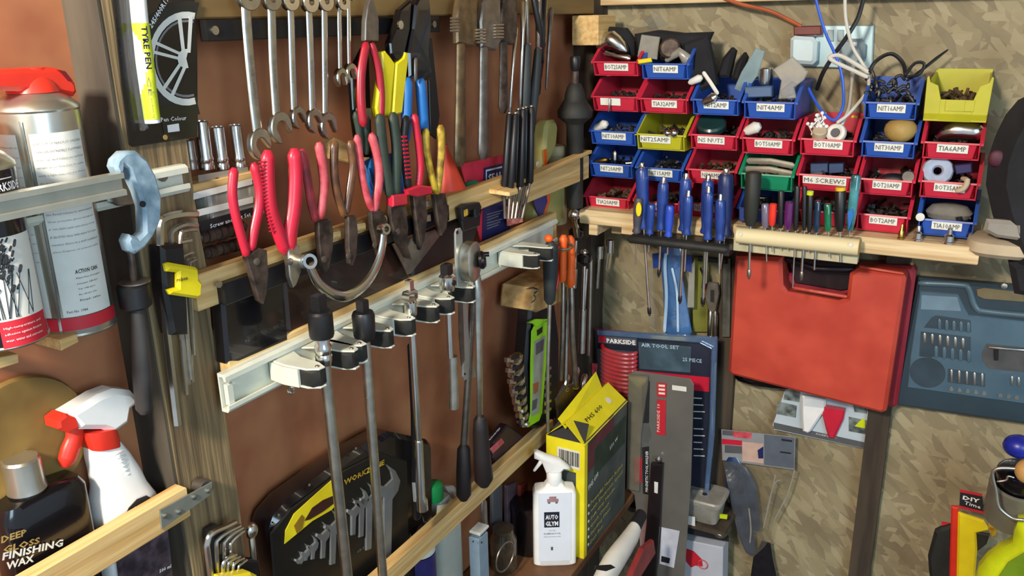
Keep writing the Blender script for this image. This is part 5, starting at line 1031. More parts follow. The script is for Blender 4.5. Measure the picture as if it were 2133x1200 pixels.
# dark cable coil
b=B(); b.tube([at(1805,165,.10),at(1822,130,.09),at(1855,112,.09),at(1880,130,.09),at(1886,155,.10)],.0035,NR,1,8,True,5); b.tube([at(1884,160,.1),at(1905,132,.1),at(1925,133,.1),at(1915,155,.1),at(1890,160,.11)],.0028,NR,1,8,True,4); b.tube([at(1890,168,.1),at(1925,142,.08),at(1950,122,.07),at(1974,104,.06)],[.0022,.0028,.0030,.0015],NR,1,8,True,4)
item('black_cable','black cable loops rising out of the blue bin marked NIT16AMP','cable',b,M_blk)
b=B()
for i in range(26):
    p=at(random.uniform(1812,1898),random.uniform(160,205),.145); q=p+V((random.uniform(-.02,.02),random.uniform(-.01,.01),random.uniform(-.012,.012))); b.tube([p,(p+q)/2+Z*.006,q],.0028,NR,1,6,True,2)
o=b.put('cable_tangle',M_blk,None); tag(o,'tangle of thin black leads heaped in the bin marked NIT16AMP','cable',None,'stuff')
# ================================================================ sockets and hanging cables
t=thing('double_socket','silver double wall socket with two switches','socket')
pprism(B(),RW,.0005,[(1656,60),(1722,46),(1822,50),(1820,145),(1660,140)] if 0 else [(1658,52),(1822,52),(1818,144),(1655,138)],.010,.002).put('plate',M_socket,t,0)
for x in (1724,1745): pprism(B(),RW,.0105,[(x,62),(x+13,62),(x+13,86),(x,86)],.004,.001).put('switch',mat('grey_switch','#8FA0A0',.4,0,.05),t,0)
t=thing('plug','white moulded plug in the left socket','plug'); pprism(B(),RW,.010,[(1653,80),(1662,74),(1700,76),(1708,86),(1706,125),(1698,133),(1660,130),(1652,122)],.035,.007).put('body',mat('blue_white_plastic','#C8DCE2',.3,0,.03),t,40)
t=thing('plug','grey moulded plug in the right socket with a white label','plug'); pprism(B(),RW,.010,[(1752,92),(1762,80),(1795,80),(1806,92),(1804,118),(1790,134),(1766,136),(1750,124)],.026,.006).put('body',mat('plug_grey','#7C8C90',.45,0,.06),t,40)
pprism(B(),RW,.0365,[(1770,87),(1785,88),(1785,96),(1770,96)],.0006).put('label',M_offw,t,0)
tag(pprism(B(),RW,.010,[(1658,54),(1715,53),(1715,72),(1658,73)],.024,.002).put('brown_adaptor',mat('brown_red','#6A2A20',.5,0,.15),None,0),'dark red brown cover above the white plug','cover')
def cable(label,pts,wd,m,ds=.09):
    dd=ds if hasattr(ds,'__len__') else [ds]*len(pts); b=B(); P=[R(x,y,e) for (x,y),e in zip(pts,dd)]; b.tube(P,[wd/2*mpp(p) for p in P],NR,1,8,True,6); return tag(b.put('cable',m,None),label,'cable')
cable('orange brown cable running from the top beam down to the left plug',[(1500,-8),(1540,8),(1600,22),(1640,40),(1668,55)],8,mat('orange_cable','#A8532E',.5,0,.1),[.05,.045,.04,.03,.03])
cable('bright blue cable hanging down past the sockets into the bins',[(1697,-12),(1706,25),(1720,70),(1738,110),(1752,150),(1757,190),(1755,225),(1738,250),(1715,235),(1695,205),(1685,185)],6,mat('blue_cable','#2E5ACB',.35,0,.1),[.14]*6+[.15,.16,.15,.13,.12])
cable('black cable crossing in front of the right socket',[(1800,-10),(1788,35),(1765,75),(1740,110),(1715,150),(1702,185)],9,M_blk,[.10,.11,.12,.12,.12,.10])
cable('white cable hanging from the beam and looping beside the sockets',[(1760,-10),(1762,40),(1775,95),(1795,130),(1808,155),(1806,190),(1770,235),(1745,255)],7,M_cable,[.12,.125,.13,.13,.13,.13,.15,.16])
cable('white cable loop, horizontal loop over the right socket',[(1808,150),(1790,138),(1750,116),(1728,120),(1745,132),(1780,148),(1805,160)],9,M_cable,[.14]*7)
cable('pale grey flex hanging from the grey plug behind the loop',[(1777,136),(1773,180),(1768,225),(1752,262)],8,M_cable,[.03,.08,.12,.15])
# ================================================================ screwdriver racks
t=thing('driver_rack','black plastic screwdriver rack hooked under the left end of the shelf','tool rack')
zR=R(1410,508,.24).z; a=R(1314,497,.245); c=R(1518,518,.245); zR=(a.z+c.z)/2
B().box(((a.x+c.x)/2,-.222,zR+.004),(c.x-a.x)/2,.020,.004,bev=.001).put('shelf_plate',M_blk,t,0)
b=B(); b.tube([V((a.x,-.245,zR-.002)),V((c.x-.008,-.245,zR-.002))],[.0085,.0085],NR,1,14,True); b.put('front_rail',M_rub,t)
B().box((c.x-.004,-.222,zR-.004),.006,.026,.011,bev=.002).put('end_bracket',M_blk,t,0)
def driver(label,top,hb,tip,wd,m,d=.228,cap=None,sw=6,sm=None,tipm=None,grp=None,shape=0,name='screwdriver'):
    t=thing(name,label,'screwdriver',grp); T_=R(*top,d); Hb=R(*hb,d); k=mpp(T_); r_=wd/2*k; dr=(Hb-T_); Ln=dr.length; dr.normalize()
    b=B(); fr=[(0,.72),(.05,.95),(.2,1.0),(.55,.97),(.78,.80),(.88,.72),(.96,.95),(1,.9)] if shape==0 else [(0,.8),(.04,1),(.5,1.0),(.85,.9),(1,.55)]
    b.lathe([(.001,0)]+[(r_*q,Ln*f) for f,q in fr],T_,dr,16,ref=X); b.put('handle',m,t)
    if cap: b=B(); b.lathe([(r_*.35,-.011),(r_*.42,-.009),(r_*.42,-.003),(r_*.55,-.001),(r_*.6,.003)],T_,dr,14,ref=X); b.put('chrome_cap',cap,t)
    if tip:
        P=R(*tip,d); b=B(); b.tube([Hb,P],[sw/2*k,sw/2*k],NR,1,8,False); b.put('shaft',sm or M_steel,t)
        if tipm: dd=(P-Hb).normalized(); b=B(); b.tube([P-dd*.014,P-dd*.004,P+dd*.002],[sw*.75*k,sw*.75*k,sw*.4*k],NR,.9,8); b.put('tip',tipm,t)
    return t
G='blue screwdrivers in the black rack'
driver('tallest blue screwdriver at the left end of the black rack, chrome cap',(1337,350),(1341,475),(1353,655),27,M_navy,.222,M_chrome,6,None,M_blk,G)
driver('blue capped screwdriver between two short plain blue ones',(1382,380),(1377,478),(1372,575),24,M_navy,.222,M_chrome,5,None,M_blk,G)
driver('blue capped screwdriver standing behind a shorter one in the middle of the rack',(1429,372),(1424,480),(1416,630),25,M_navy,.218,M_chrome,6,None,M_blk,G)
driver('short blue capped screwdriver in front, middle of the black rack',(1434,408),(1430,488),(1426,565),21,M_navy,.236,M_chrome,4,None,None,G)
driver('blue capped screwdriver behind the third from right, dark shoulder',(1475,376),(1470,485),(1464,635),26,M_navy,.218,M_chrome,7,None,M_blk,G)
driver('bright blue capped screwdriver in front, second from right of the rack front',(1476,400),(1474,498),(1470,590),21,M_navy,.236,M_chrome,5,None,None,G)
driver('thickest dark blue screwdriver at the right rear of the black rack',(1512,362),(1510,490),(1500,560),33,mat('dark_navy','#1C2A5C',.4,0,.15),.218,M_chrome,5,None,None,G)
driver('short blue capped screwdriver at the right front of the black rack',(1501,416),(1499,500),(1498,570),22,M_navy,.236,M_chrome,5,None,None,G)
driver('short plain blue screwdriver without a cap, left one',(1357,425),(1353,487),(1351,525),18,M_navy,.236,None,4,None,None,G)
driver('short plain blue screwdriver without a cap, right one',(1396,428),(1392,492),(1390,530),18,mat('bright_blue_grip','#2F50C0',.35,0,.1),.236,None,4,None,None,G)
t=driver('dark grey screwdriver with a yellow oval at the left end of the rack',(1331,412),(1326,484),(1324,552),20,mat('warm_grey_grip','#4A4650',.5,0,.1),.236,None,3)
b=B(); c=R(1331,436,.2475); k=mpp(c); b.prism([c+X*(6*k*math.cos(q*.5236))+Z*(15*k*math.sin(q*.5236)) for q in range(12)],NR,.002); b.put('yellow_oval',M_yel,t)
# dowel rack
t=thing('dowel_rack','pale round dowel on a timber strip holding assorted screwdrivers','tool rack')
a=R(1536,492,.235); c=R(1790,513,.235); zc=(a.z+c.z)/2
b=B(); b.tube([V((a.x,-.235,zc)),V((c.x,-.235,zc))],[.0155,.0155],NR,1,20,False); b.put('dowel',mat('dowel_wood','#D9CBA0',.6,0,.08,20,.1,(.15,1,1)),t)
B().lathe([(.0158,0),(.0150,.001)],V((c.x,-.235,zc)),X,20,ref=Z).put('end_grain',M_tan,t)
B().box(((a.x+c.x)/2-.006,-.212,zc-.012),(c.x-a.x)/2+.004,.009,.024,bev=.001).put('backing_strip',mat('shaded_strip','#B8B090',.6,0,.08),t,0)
for x in (1543,1772): B().lathe([(.0035,0),(.0035,.001)],R(x,488 if x<1600 else 510,.251),NR,10).put('screw',M_paper,t)
D2=.236
driver('large black screwdriver with a long pale shaft at the left end of the dowel',(1570,358),(1563,470),(1560,578),33,M_grn if 0 else mat('deep_grip','#23251F',.6,0,.1),D2,None,6,M_chrome,M_dsteel,None,1)
driver('small clear grey and red screwdriver beside the large black one',(1594,424),(1594,475),(1597,545),16,mat('smoke_clear','#6A6478',.2,0,.1,coat=.5),D2,None,3,None,None,None,1)
t=driver('small red screwdriver with clear body second in the dowel rack',(1611,424),(1608,470),(1609,525),16,M_red2,D2,None,3,None,None,None,1)
driver('short slim black screwdriver right of the small red one',(1627,398),(1626,475),(1626,520),13,M_blk,D2,None,3,None,None,None,1)
driver('short purple screwdriver in the dowel rack',(1645,420),(1641,478),(1640,520),19,mat('purple_clear','#5A1E5E',.25,0,.2,coat=.5),D2,None,3,None,None,None,1)
driver('slim black pen screwdriver, tallest in the middle of the dowel rack',(1661,388),(1657,480),(1651,600),12,M_blk,D2,None,3,None,None,None,1)
driver('slim black screwdriver with a long bright shaft reaching over the red case',(1676,388),(1675,480),(1669,582),11,M_blk,D2,None,5,M_chrome,M_dsteel,None,1)
t=driver('black screwdriver with small lime yellow cap',(1688,404),(1686,484),(1684,525),13,M_blk,D2,None,3,None,None,None,1)
b=B(); ptube(b,RW,D2,[(1688,398),(1687,406)],14,1,12,False); b.put('lime_cap',M_lime2,t)
driver('small dark screwdriver with a pale blue streak',(1704,418),(1700,484),(1696,562),14,mat('ink_blue_clear','#16304A',.15,0,.3,20,coat=.6),D2,None,4,M_chrome,None,None,1)
driver('green clear handled screwdriver in the dowel rack',(1724,424),(1725,482),(1727,535),15,mat('green_clear','#0E6A48',.15,0,.3,20,coat=.6),D2,None,3,M_chrome,None,None,1)
t=driver('wide black screwdriver with yellow cap near the right of the dowel',(1751,396),(1749,482),(1750,545),22,M_blk,D2,None,4,M_chrome,None,None,1)
b=B(); ptube(b,RW,D2,[(1751,390),(1751,397)],21,1,14,False); b.put('yellow_cap',M_yel if 0 else mat('amber_plastic','#E0B420',.35,0,.05),t)
t=driver('tall teal clear handled screwdriver with a bright blue inner at the right end',(1784,364),(1770,480),(1768,492),20,mat('teal_clear','#1A4E54',.12,0,.4,30,coat=.7,col2='#4E98A0'),D2,None,3,None,None,None,1)
pprism(B(),RW,D2+.009,[(1766,440),(1777,434),(1778,450),(1768,480)],.002).put('blue_inner',M_blue,t,0)
b=B(); pprism(b,RW,.19,[(1541,432),(1555,430),(1555,460),(1541,460)],.006,.002); item('blue_tag','small blue plastic tag behind the large black screwdriver','tag',b,M_navy)
for x,y,s_,m,l in ((1877,478,.006,M_brass,'small brass bolt standing on the shelf'),(1912,478,.0085,M_chrome,'chrome stepped fitting on the shelf with a ring beside it'),(1977,482,.010,M_chrome,'chrome socket standing at the right end of the shelf')):
    t=thing('shelf_fitting',l,'fitting'); p=R(x,y+12,.19); p=V((p.x,-.19,1.2012)); k=s_
    B().lathe([(k,0),(k,.003),(k*.85,.004),(k*.8,.014),(k*.45,.017),(k*.4,.027),(k*.3,.028)],p,Z,20).put('body',m,t)
tag(B().lathe([(.0075,0),(.0075,.002),(.002,.003)],R(1917,452,.175),NR,16).put('washer',M_offw,None),'white washer leaning on the blue bin marked TIA10AMP','washer')
# right end of the shelf
b=B(); b.loft(R(2090,500,.16)-Z*.022,[(0,.05,.05),(.008,.058,.06),(.025,.055,.055),(.03,.04,.04)],(X,NR,Z),3,24); item('folded_cloth','folded pale cloth hanging off the right end of the shelf','cloth',b,M_cloth)
b=B(); pprism(b,RW,.20,[(2055,452),(2133,458),(2133,498),(2075,490),(2048,476)],.02,.006); item('paper_sheet','crumpled grey white paper lying on the folded cloth','paper',b,mat('grimy_paper','#8F8A80',.6,0,.1))
t=thing('dark_jacket','dark jacket hanging on the right wall at the right edge','jacket')
b=B(); P=[(2150,190),(2120,205),(2095,235),(2075,275),(2060,320),(2055,370),(2068,430),(2085,480),(2110,540),(2180,560),(2180,190)]; pprism(b,RW,.12,P,.10,.03); b.put('body',M_black_cloth,t,40)
b=B(); pprism(b,RW,.16,[(2100,535),(2180,530),(2180,610),(2112,598)],.05,.01); b.put('hem',M_black_cloth,t,40)
b=B(); b.ball(R(2076,330,.205),.013,(1,.4,1.1)); b.put('red_badge',mat('dim_red_cloth','#4A1A2A',.6,0,.2),t)
# ================================================================ red case
t=thing('power_tool_case','large orange red plastic tool case with handle recess on the right wall','tool case')
OUT=[(1545,522),(1640,524),(1642,580),(1652,594),(1755,612),(1772,606),(1778,556),(1795,545),(1888,556),(1893,566),(1852,836),(1842,840),(1536,764),(1530,756)]
pprism(B(),RW,.055,OUT,.055,.007).put('front_shell',M_rcase,t,40)
OUT2=[(x+20,y+6) for x,y in OUT]; OUT2=[(1558,518),(1640,520),(1650,560),(1760,570),(1790,540),(1905,545),(1912,556),(1873,830),(1862,836),(1556,770)]
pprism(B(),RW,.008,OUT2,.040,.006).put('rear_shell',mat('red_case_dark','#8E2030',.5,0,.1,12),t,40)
pprism(B(),RW,.045,[(1646,548),(1640,525),(1785,530),(1776,600),(1752,604),(1658,588)],.008,.002).put('handle_recess',mat('case_black_red','#1E0C12',.4,0,.2,20),t,0)
ptube(B(),RW,.085,[(1640,540),(1700,560),(1780,562)],14,.8,12).put('handle',mat('dark_grip','#18121A',.35,0,.1),t)
B().lathe([(.0035,0),(.0035,.002)],R(1900,549,.05),NR,12).put('rivet',M_tan,t)
b=B(); b.tube([R(1792,556,.112),R(1880,570,.112)],[.003,.003],NR,1,8); b.put('lid_ridge',M_rcase,t)
for (a,b_) in (((1655,600),(1762,618)),): b=B(); b.tube([R(*a,.110),R(*b_,.110)],[.004,.004],NR,1,8); b.put('lid_ridge',M_rcase,t)
# ================================================================ grey bit set case
t=thing('bit_set_case','grey plastic bit set case with smoky clear lid behind the red case','tool case')
P=[(1912,574),(2010,582),(2025,600),(2030,580),(2200,596),(2200,880),(1870,832),(1866,822),(1885,700)]
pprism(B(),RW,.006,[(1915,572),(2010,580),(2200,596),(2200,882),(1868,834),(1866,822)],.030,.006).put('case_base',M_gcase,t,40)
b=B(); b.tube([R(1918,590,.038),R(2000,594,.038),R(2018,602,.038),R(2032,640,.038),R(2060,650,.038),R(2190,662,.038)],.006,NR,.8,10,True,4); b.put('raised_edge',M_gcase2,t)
pprism(B(),RW,.034,[(1916,606),(1996,612),(2010,640),(2018,655),(2190,675),(2190,848),(1890,806),(1896,740)],.005,.002).put('lid_window',mat('smoky_window','#3E5666',.22,0,.15,9,coat=.4,col2='#4F6878'),t,0)
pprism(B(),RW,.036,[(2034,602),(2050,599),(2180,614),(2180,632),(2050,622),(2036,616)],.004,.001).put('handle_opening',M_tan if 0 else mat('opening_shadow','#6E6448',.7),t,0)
B().lathe([(.0055,0),(.0055,.002),(.001,.003)],R(2092,596,.037),NR,14).put('screw',M_silver,t)
pprism(B(),RW,.0392,[(1920,615),(1994,619),(2002,648),(1918,644)],.0006).put('label_panel',mat('blue_grey_label','#6E8898',.35,0,.1),t,0)
pprism(B(),RW,.0392,[(1960,655),(2050,666),(2020,695),(1922,684)],.001) if 0 else None
M_pock=mat('bit_recess','#33434E',.4,0,.2,20)
pprism(B(),RW,.0392,[(1940,662),(1950,657),(2022,667),(2023,692),(1925,682)],.0006).put('bit_recess',M_pock,t,0)
pprism(B(),RW,.0392,[(1918,690),(2022,702),(2022,752),(1945,742),(1940,745),(1915,742)],.0006).put('bit_recess',M_pock,t,0)
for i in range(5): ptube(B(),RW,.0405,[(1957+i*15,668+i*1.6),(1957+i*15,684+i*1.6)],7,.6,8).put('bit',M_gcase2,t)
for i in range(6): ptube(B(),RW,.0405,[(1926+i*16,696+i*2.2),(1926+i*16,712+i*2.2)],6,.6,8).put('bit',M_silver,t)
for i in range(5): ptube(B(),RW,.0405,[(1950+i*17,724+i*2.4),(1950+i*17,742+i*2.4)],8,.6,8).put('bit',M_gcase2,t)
B().lathe([(.033,0),(.033,.001)],R(1932,776,.0392),NR,28).put('round_recess',M_pock,t)
pprism(B(),RW,.0392,[(1975,768),(2052,778),(2052,806),(1974,796)],.0006).put('bit_recess',M_pock,t,0)
for i in range(5): ptube(B(),RW,.0405,[(1982+i*16,772+i*2),(1982+i*16,795+i*2)],5,.7,8).put('socket_bit',M_silver,t)
for i in range(9):
    if i!=5: B().lathe([(.004,0),(.004,.0015)],R(1982+i*17,811+i*2.2,.0395),NR,10).put('small_bit',M_silver,t)
pprism(B(),RW,.0392,[(2045,735),(2055,716),(2133,724),(2133,775),(2060,768),(2047,752)],.0006).put('driver_recess',mat('recess_brown','#4A4C4C',.4,0,.2,30),t,0)
ptube(B(),RW,.042,[(2060,724),(2133,730)],5,.8,8).put('driver_shaft',M_chrome,t); pprism(B(),RW,.041,[(2070,727),(2080,727),(2079,750),(2071,750)],.003,.001).put('driver_neck',M_blk,t,0)
for i in range(2): ptube(B(),RW,.0405,[(2108+i*14,786+i*2),(2108+i*14,802+i*2)],5,.7,8).put('socket_bit',M_silver,t)
tag(pprism(B(),RW,.010,[(1937,838),(1966,843),(1966,850),(1937,846)],.012,.001).put('case_latch',M_gcase2,None,0),'small grey latch tab under the grey bit set case','latch')
# ================================================================ picture card, bagged item
t=thing('nozzle_card','white picture card with a white and a red nozzle under the red case','card pack')
pprism(B(),RW,.018,[(1640,800),(1808,830),(1808,920),(1801,934),(1612,894),(1610,884)],.0016).put('card',mat('pale_blue_card','#B9C6CE',.45,0,.05),t,0)
pprism(B(),RW,.0198,[(1612,880),(1803,922),(1801,934),(1611,893)],.0006).put('dark_edge',M_gcard,t,0)
for P in (((1620,836),(1660,845),(1658,870),(1616,862)),((1768,868),(1806,876),(1804,905),(1768,898)),((1636,808),(1668,812),(1665,838),(1632,832)),((1775,836),(1806,842),(1806,862),(1780,858))): pprism(B(),RW,.0199,list(P),.0006).put('printed_photo',mat('photo_print','#3E4446',.4,0,.5,60,col2='#8A9490'),t,0)
pprism(B(),RW,.0206,[(1780,888),(1796,872),(1802,874),(1802,892)],.0006).put('yellow_print',M_lime2,t,0)
pprism(B(),RW,.020,[(1672,820),(1722,828),(1722,850),(1712,862),(1690,895),(1684,898),(1674,894),(1672,860)],.014,.004).put('white_nozzle',M_white,t,30)
pprism(B(),RW,.020,[(1716,840),(1762,848),(1758,870),(1744,900),(1740,909),(1728,908),(1722,890),(1714,858)],.014,.004).put('red_nozzle',M_red,t,30)
pprism(B(),RW,.034,[(1676,824),(1765,838),(1764,856),(1674,845)],.001).put('clear_cover',M_clear,t,0)
ptext(t,'nozzle set',LW if 0 else RW,(1700,905),(1742,914),.0206,5,M_paper,0)
b=B(); b.tube([R(1540,784,.03),R(1575,790,.03),R(1610,796,.03),R(1640,805,.03)],[.012,.018,.016,.008],NR,.8,14,True,3); item('bagged_fitting','black glossy bagged fitting peeking out under the red case','bag',b,M_blkg)
# ================================================================ glove packs
t=thing('glove_bag','clear bag with header card and dark blue gloves hanging beside the dark batten','bag')
pprism(B(),RW,.030,[(1503,894),(1657,910),(1655,978),(1505,958)],.0016).put('header_card',mat('header_grey','#8F9094',.45,0,.05),t,0)
for P,m in ((((1505,896),(1527,898),(1527,908),(1505,906)),M_gcard),(((1527,898),(1566,902),(1566,914),(1527,911)),M_pink),(((1504,914),(1546,918),(1546,928),(1504,925)),M_red),(((1510,927),(1546,930),(1546,945),(1510,943)),M_gcard),(((1546,920),(1590,924),(1590,965),(1546,960)),mat('peach_print','#C8A898',.5)),(((1592,905),(1655,912),(1654,976),(1592,968)),mat('slate_print','#5C6470',.4))): pprism(B(),RW,.0318,list(P),.0006).put('printed_panel',m,t,0)
for P in (((1628,914),(1650,917),(1650,921),(1628,918)),((1625,940),(1648,943),(1648,946),(1625,943))): pprism(B(),RW,.0326,list(P),.0004).put('printed_line',M_ink,t,0)
pprism(B(),RW,.0326,[(1578,938),(1590,930),(1590,955),(1580,955)],.0005).put('blue_print',M_dblue,t,0)
b=B(); b.tube([R(1528,965,.03),R(1535,1010,.032),R(1545,1060,.034),R(1553,1110,.034),R(1563,1150,.03)],[.022,.027,.025,.020,.012],NR,.35,14,True,4); b.put('dark_blue_glove',mat('midnight_glove','#24406A',.25,0,.3,40,.5,coat=.9),t)
b=B(); b.tube([R(1545,975,.03),R(1560,1010,.032),R(1568,1060,.034),R(1575,1100,.034)],[.012,.016,.014,.010],NR,.4,12,True,4); b.put('dark_blue_glove',mat('midnight_glove','#1C2C48'),t)
b=B(); P=[(1506,960),(1654,978),(1640,1030),(1612,1085),(1605,1120),(1592,1140),(1570,1160),(1545,1150),(1530,1080),(1518,1020)]; pprism(b,RW,.045,P,.0016,.0004); b.put('clear_front',clearmat('bag_film','#F8F6F0','#D8D4C8',.04,.08,.14,1.0),t,30)
for q in (((1655,980),(1640,1030),(1612,1085)),((1615,990),(1604,1040),(1590,1100)),((1560,1060),(1564,1100),(1562,1130)),((1625,1000),(1612,1010),(1598,1060))): b=B(); ptube(b,RW,.047,list(q),3,.5,6,True,4); b.put('film_crease',M_haze,t)
b=B(); P=[(1588,1125),(1606,1130),(1610,1160),(1625,1230),(1560,1230),(1570,1160)]; pprism(b,RW,.03,P,.006,.002); item('black_bag','black packet hanging low below the dark blue gloves','bag',b,mat('gloss_dark_bag','#1A1A20',.15,0,.3,40,.4,coat=.6))
# ================================================================ air tool blister
t=thing('air_tool_blister','tall blister pack with red hose coil on a dark printed card in the corner','blister pack')
d=.075
pprism(B(),RW,d,[(1240,684),(1492,706),(1488,900),(1478,1068),(1250,1050),(1244,860)],.003,.001).put('backing_card',mat('night_card','#262A3A',.4,0,.3,8),t,0)
pprism(B(),RW,d+.0035,[(1240,684),(1490,706),(1490,716),(1240,694)],.001).put('top_band',mat('dull_crimson','#7A2A44',.4),t,0)
pprism(B(),RW,d+.0035,[(1330,712),(1440,722),(1438,776),(1332,768)],.001).put('window_picture',mat('grey_teal_print','#4A5E6C',.3,0,.3,20),t,0)
pprism(B(),RW,d+.0036,[(1308,770),(1478,786),(1477,816),(1308,800)],.001).put('red_band',M_red,t,0)
pprism(B(),RW,d+.0040,[(1246,698),(1326,704),(1326,720),(1246,714)],.0006).put('logo_panel',M_gcard,t,0); pprism(B(),RW,d+.0046,[(1247,699),(1261,700),(1261,713),(1247,712)],.0004).put('logo_block',M_red,t,0)
ptext(t,'PARKSIDE',RW,(1264,714),(1324,719),d+.005,10,M_wink,.03); ptext(t,'AIR TOOL SET',RW,(1336,722),(1415,728),d+.005,8,mat('light_blue_ink','#A8C4D8',.5),.02)
ptext(t,'25 PIECE',RW,(1422,752),(1462,756),d+.005,8,mat('light_blue_ink','#A8C4D8'),.01)
for i in range(9): pprism(B(),RW,d+.0036,[(1445,828+i*14+(8 if i>3 else 0)),(1462+(i%3)*3,829+i*14+(8 if i>3 else 0)),(1462+(i%3)*3,831+i*14+(8 if i>3 else 0)),(1445,830+i*14+(8 if i>3 else 0))],.0004).put('printed_line',M_paper,t,0)
b=B()
for i in range(15):
    y=728+i*8.6; a=R(1251,y,d+.022); c=R(1322-i*.2,y+4,d+.022); m_=(a+c)/2; hw=(c.x-a.x)/2
    pts=[V((m_.x+hw*math.cos(q),-(d+.012)-.016*math.sin(q),m_.z+.0035*math.cos(q)*-.6-.005*math.sin(q))) for q in [math.pi*k/10 for k in range(11)]]
    cc=B(); cc.tube(pts,.0048,Z,1,8); cc.put('hose_coil',M_red2 if 0 else mat('glossy_hose_red','#D01C24',.22,0,.05,coat=.5),t)
b=B(); ptube(b,RW,d+.012,[(1256,858),(1270,880),(1262,930),(1268,1000)],9,1,10,True,4); b.put('hose_tail',mat('glossy_hose_red','#D01C24'),t)
b=B(); P=[(1244,726),(1326,732),(1322,870),(1306,1000),(1262,998),(1248,860)]; pprism(b,RW,d+.034,P,.001,.0003); b.put('blister_bubble',M_clear,t,0)
pprism(B(),RW,d+.006,[(1246,686),(1496,700),(1496,720),(1490,900),(1474,1060),(1466,1060),(1480,880),(1484,724),(1460,712),(1246,696)],.012,.003).put('blister_rim',clearmat('blue_tint_clear','#C8DCF4','#8FB4E0',.25,.22,.1),t,0)
pprism(B(),RW,d+.014,[(1442,1020),(1464,1022),(1463,1034),(1442,1032)],.0006).put('white_label',M_paper,t,0)
pprism(B(),RW,d+.01,[(1234,756),(1245,757),(1244,782),(1234,780)],.004,.001).put('pink_tab',M_pink,t,0)
# ================================================================ front blister
t=thing('magnetic_bar_blister','narrow clear blister pack with black bar standing in front of the hose pack','blister pack')
d=.17
pprism(B(),RW,d,[(1311,778),(1325,772),(1438,788),(1446,800),(1440,1000),(1424,1230),(1345,1230),(1322,1030),(1308,1016)],.003,.001).put('backing',mat('hazy_grey_card','#62605C',.35,0,.12,10,coat=.3),t,0)
pprism(B(),RW,d+.004,[(1311,778),(1352,782),(1352,800),(1338,900),(1334,1020),(1308,1016)],.012,.003).put('clear_bubble',clearmat('dusty_bubble','#E4E0D4','#A8A290',.3,.12,.15),t,0)
pprism(B(),RW,d+.003,[(1338,804),(1350,790),(1354,795),(1352,880),(1338,880)],.004,.001).put('black_insert',M_ink,t,0)
for P in (((1369,797),(1388,799),(1388,828),(1369,826)),((1369,832),(1387,834),(1386,907),(1368,905)),((1322,950),(1338,953),(1336,1006),(1322,1002))): pprism(B(),RW,d+.0052,list(P),.0006).put('red_label',M_redink,t,0)
for i in range(3): pprism(B(),RW,d+.0058,[(1372,801+i*8),(1385,802+i*8),(1385,806+i*8),(1372,805+i*8)],.0004).put('printed_mark',M_offw,t,0)
ptext(t,'PARKSIDE 10',RW,(1374,900),(1374.6,842),d+.006,6,M_offw,0)
pprism(B(),RW,d+.0052,[(1400,802),(1430,806),(1430,816),(1400,812)],.0005).put('barcode_label',M_paper,t,0)
pprism(B(),RW,d+.004,[(1338,932),(1352,930),(1352,1030),(1340,1028)],.0016).put('black_strip',M_ink,t,0); ptext(t,'MAGNETIC TOOL HOLDER',RW,(1350,1025),(1350.5,940),d+.0062,6,M_wink,.01)
b=B(); pprism(b,RW,d+.003,[(1336,884),(1352,880),(1358,905),(1350,925),(1338,925)],.012,.004); b.put('crumpled_film',M_clear,t)
pprism(B(),RW,d+.003,[(1360,960),(1384,962),(1378,1090),(1366,1230),(1335,1230),(1350,1090)],.016,.003).put('magnetic_bar',mat('bar_black','#1A1418',.35,0,.2,20,coat=.3),t,0)
B().lathe([(.006,0),(.006,.006),(.002,.008)],R(1372,956,d+.012),NR,12).put('bar_end',M_chrome,t)
pprism(B(),RW,d+.0192,[(1363,1003),(1371,1005),(1370,1028),(1363,1026)],.0005).put('white_mark',M_paper,t,0)
pprism(B(),RW,d+.0052,[(1378,1098),(1416,1106),(1404,1183),(1374,1174)],.0006).put('price_label',mat('blue_white_paper','#C4C8D4',.5),t,0)
pprism(B(),RW,d+.0058,[(1378,1158),(1396,1163),(1394,1174),(1377,1170)],.0004).put('barcode',M_ink,t,0)
pprism(B(),RW,d+.0045,[(1330,1080),(1352,1085),(1350,1180),(1336,1170)],.001).put('side_card',mat('pinkish_card','#8A706E',.5),t,0)
# plastic box, card, lower clutter
t=thing('plastic_tub','small translucent box with clip lid behind the blister packs','plastic box')
c=R(1455,1035,.10); z0=R(1470,1090,.12).z; z1=R(1470,1050,.12).z
B().loft((c.x+.012,-.09,z0),[(0,.036,.032),(.004,.040,.036),(z1-z0,.046,.042)],(X,NR,Z),7,32).put('tub',M_haze,t)
B().loft((c.x+.012,-.09,z1),[(0,.050,.046),(.008,.051,.047),(.012,.048,.044),(.013,.03,.03)],(X,NR,Z),7,32).put('lid',M_haze,t)
pprism(B(),RW,.137,[(1432,1074),(1448,1077),(1448,1096),(1432,1092)],.0006).put('label',M_paper,t,0)
B().lathe([(.006,0),(.006,.001)],(c.x+.015,-.10,z1+.0128),Z,12).put('dark_spot',M_ink,t)
zs=.30
t=thing('shelf_unit','dark low shelf below the translucent box in the corner','shelf'); B().box((.30,-.07,z0-.008),.12,.065,.006).put('board',M_darkw,t,0)
t=thing('white_card_box','white box with red picture on black base low in the corner','box')
pprism(B(),RW,.06,[(1425,1100),(1518,1118),(1515,1260),(1425,1260)],.05,.002).put('box',mat('pale_grey_box','#B8BCC6',.45,0,.04),t,0)
pprism(B(),RW,.1105,[(1428,1096),(1518,1116),(1518,1128),(1428,1110)],.0015).put('black_top',M_ink,t,0)
b=B(); pprism(b,RW,.1108,[(1428,1142),(1445,1148),(1462,1165),(1464,1180),(1448,1178),(1440,1182),(1430,1170)],.0008); b.put('red_picture',M_redink,t,0)
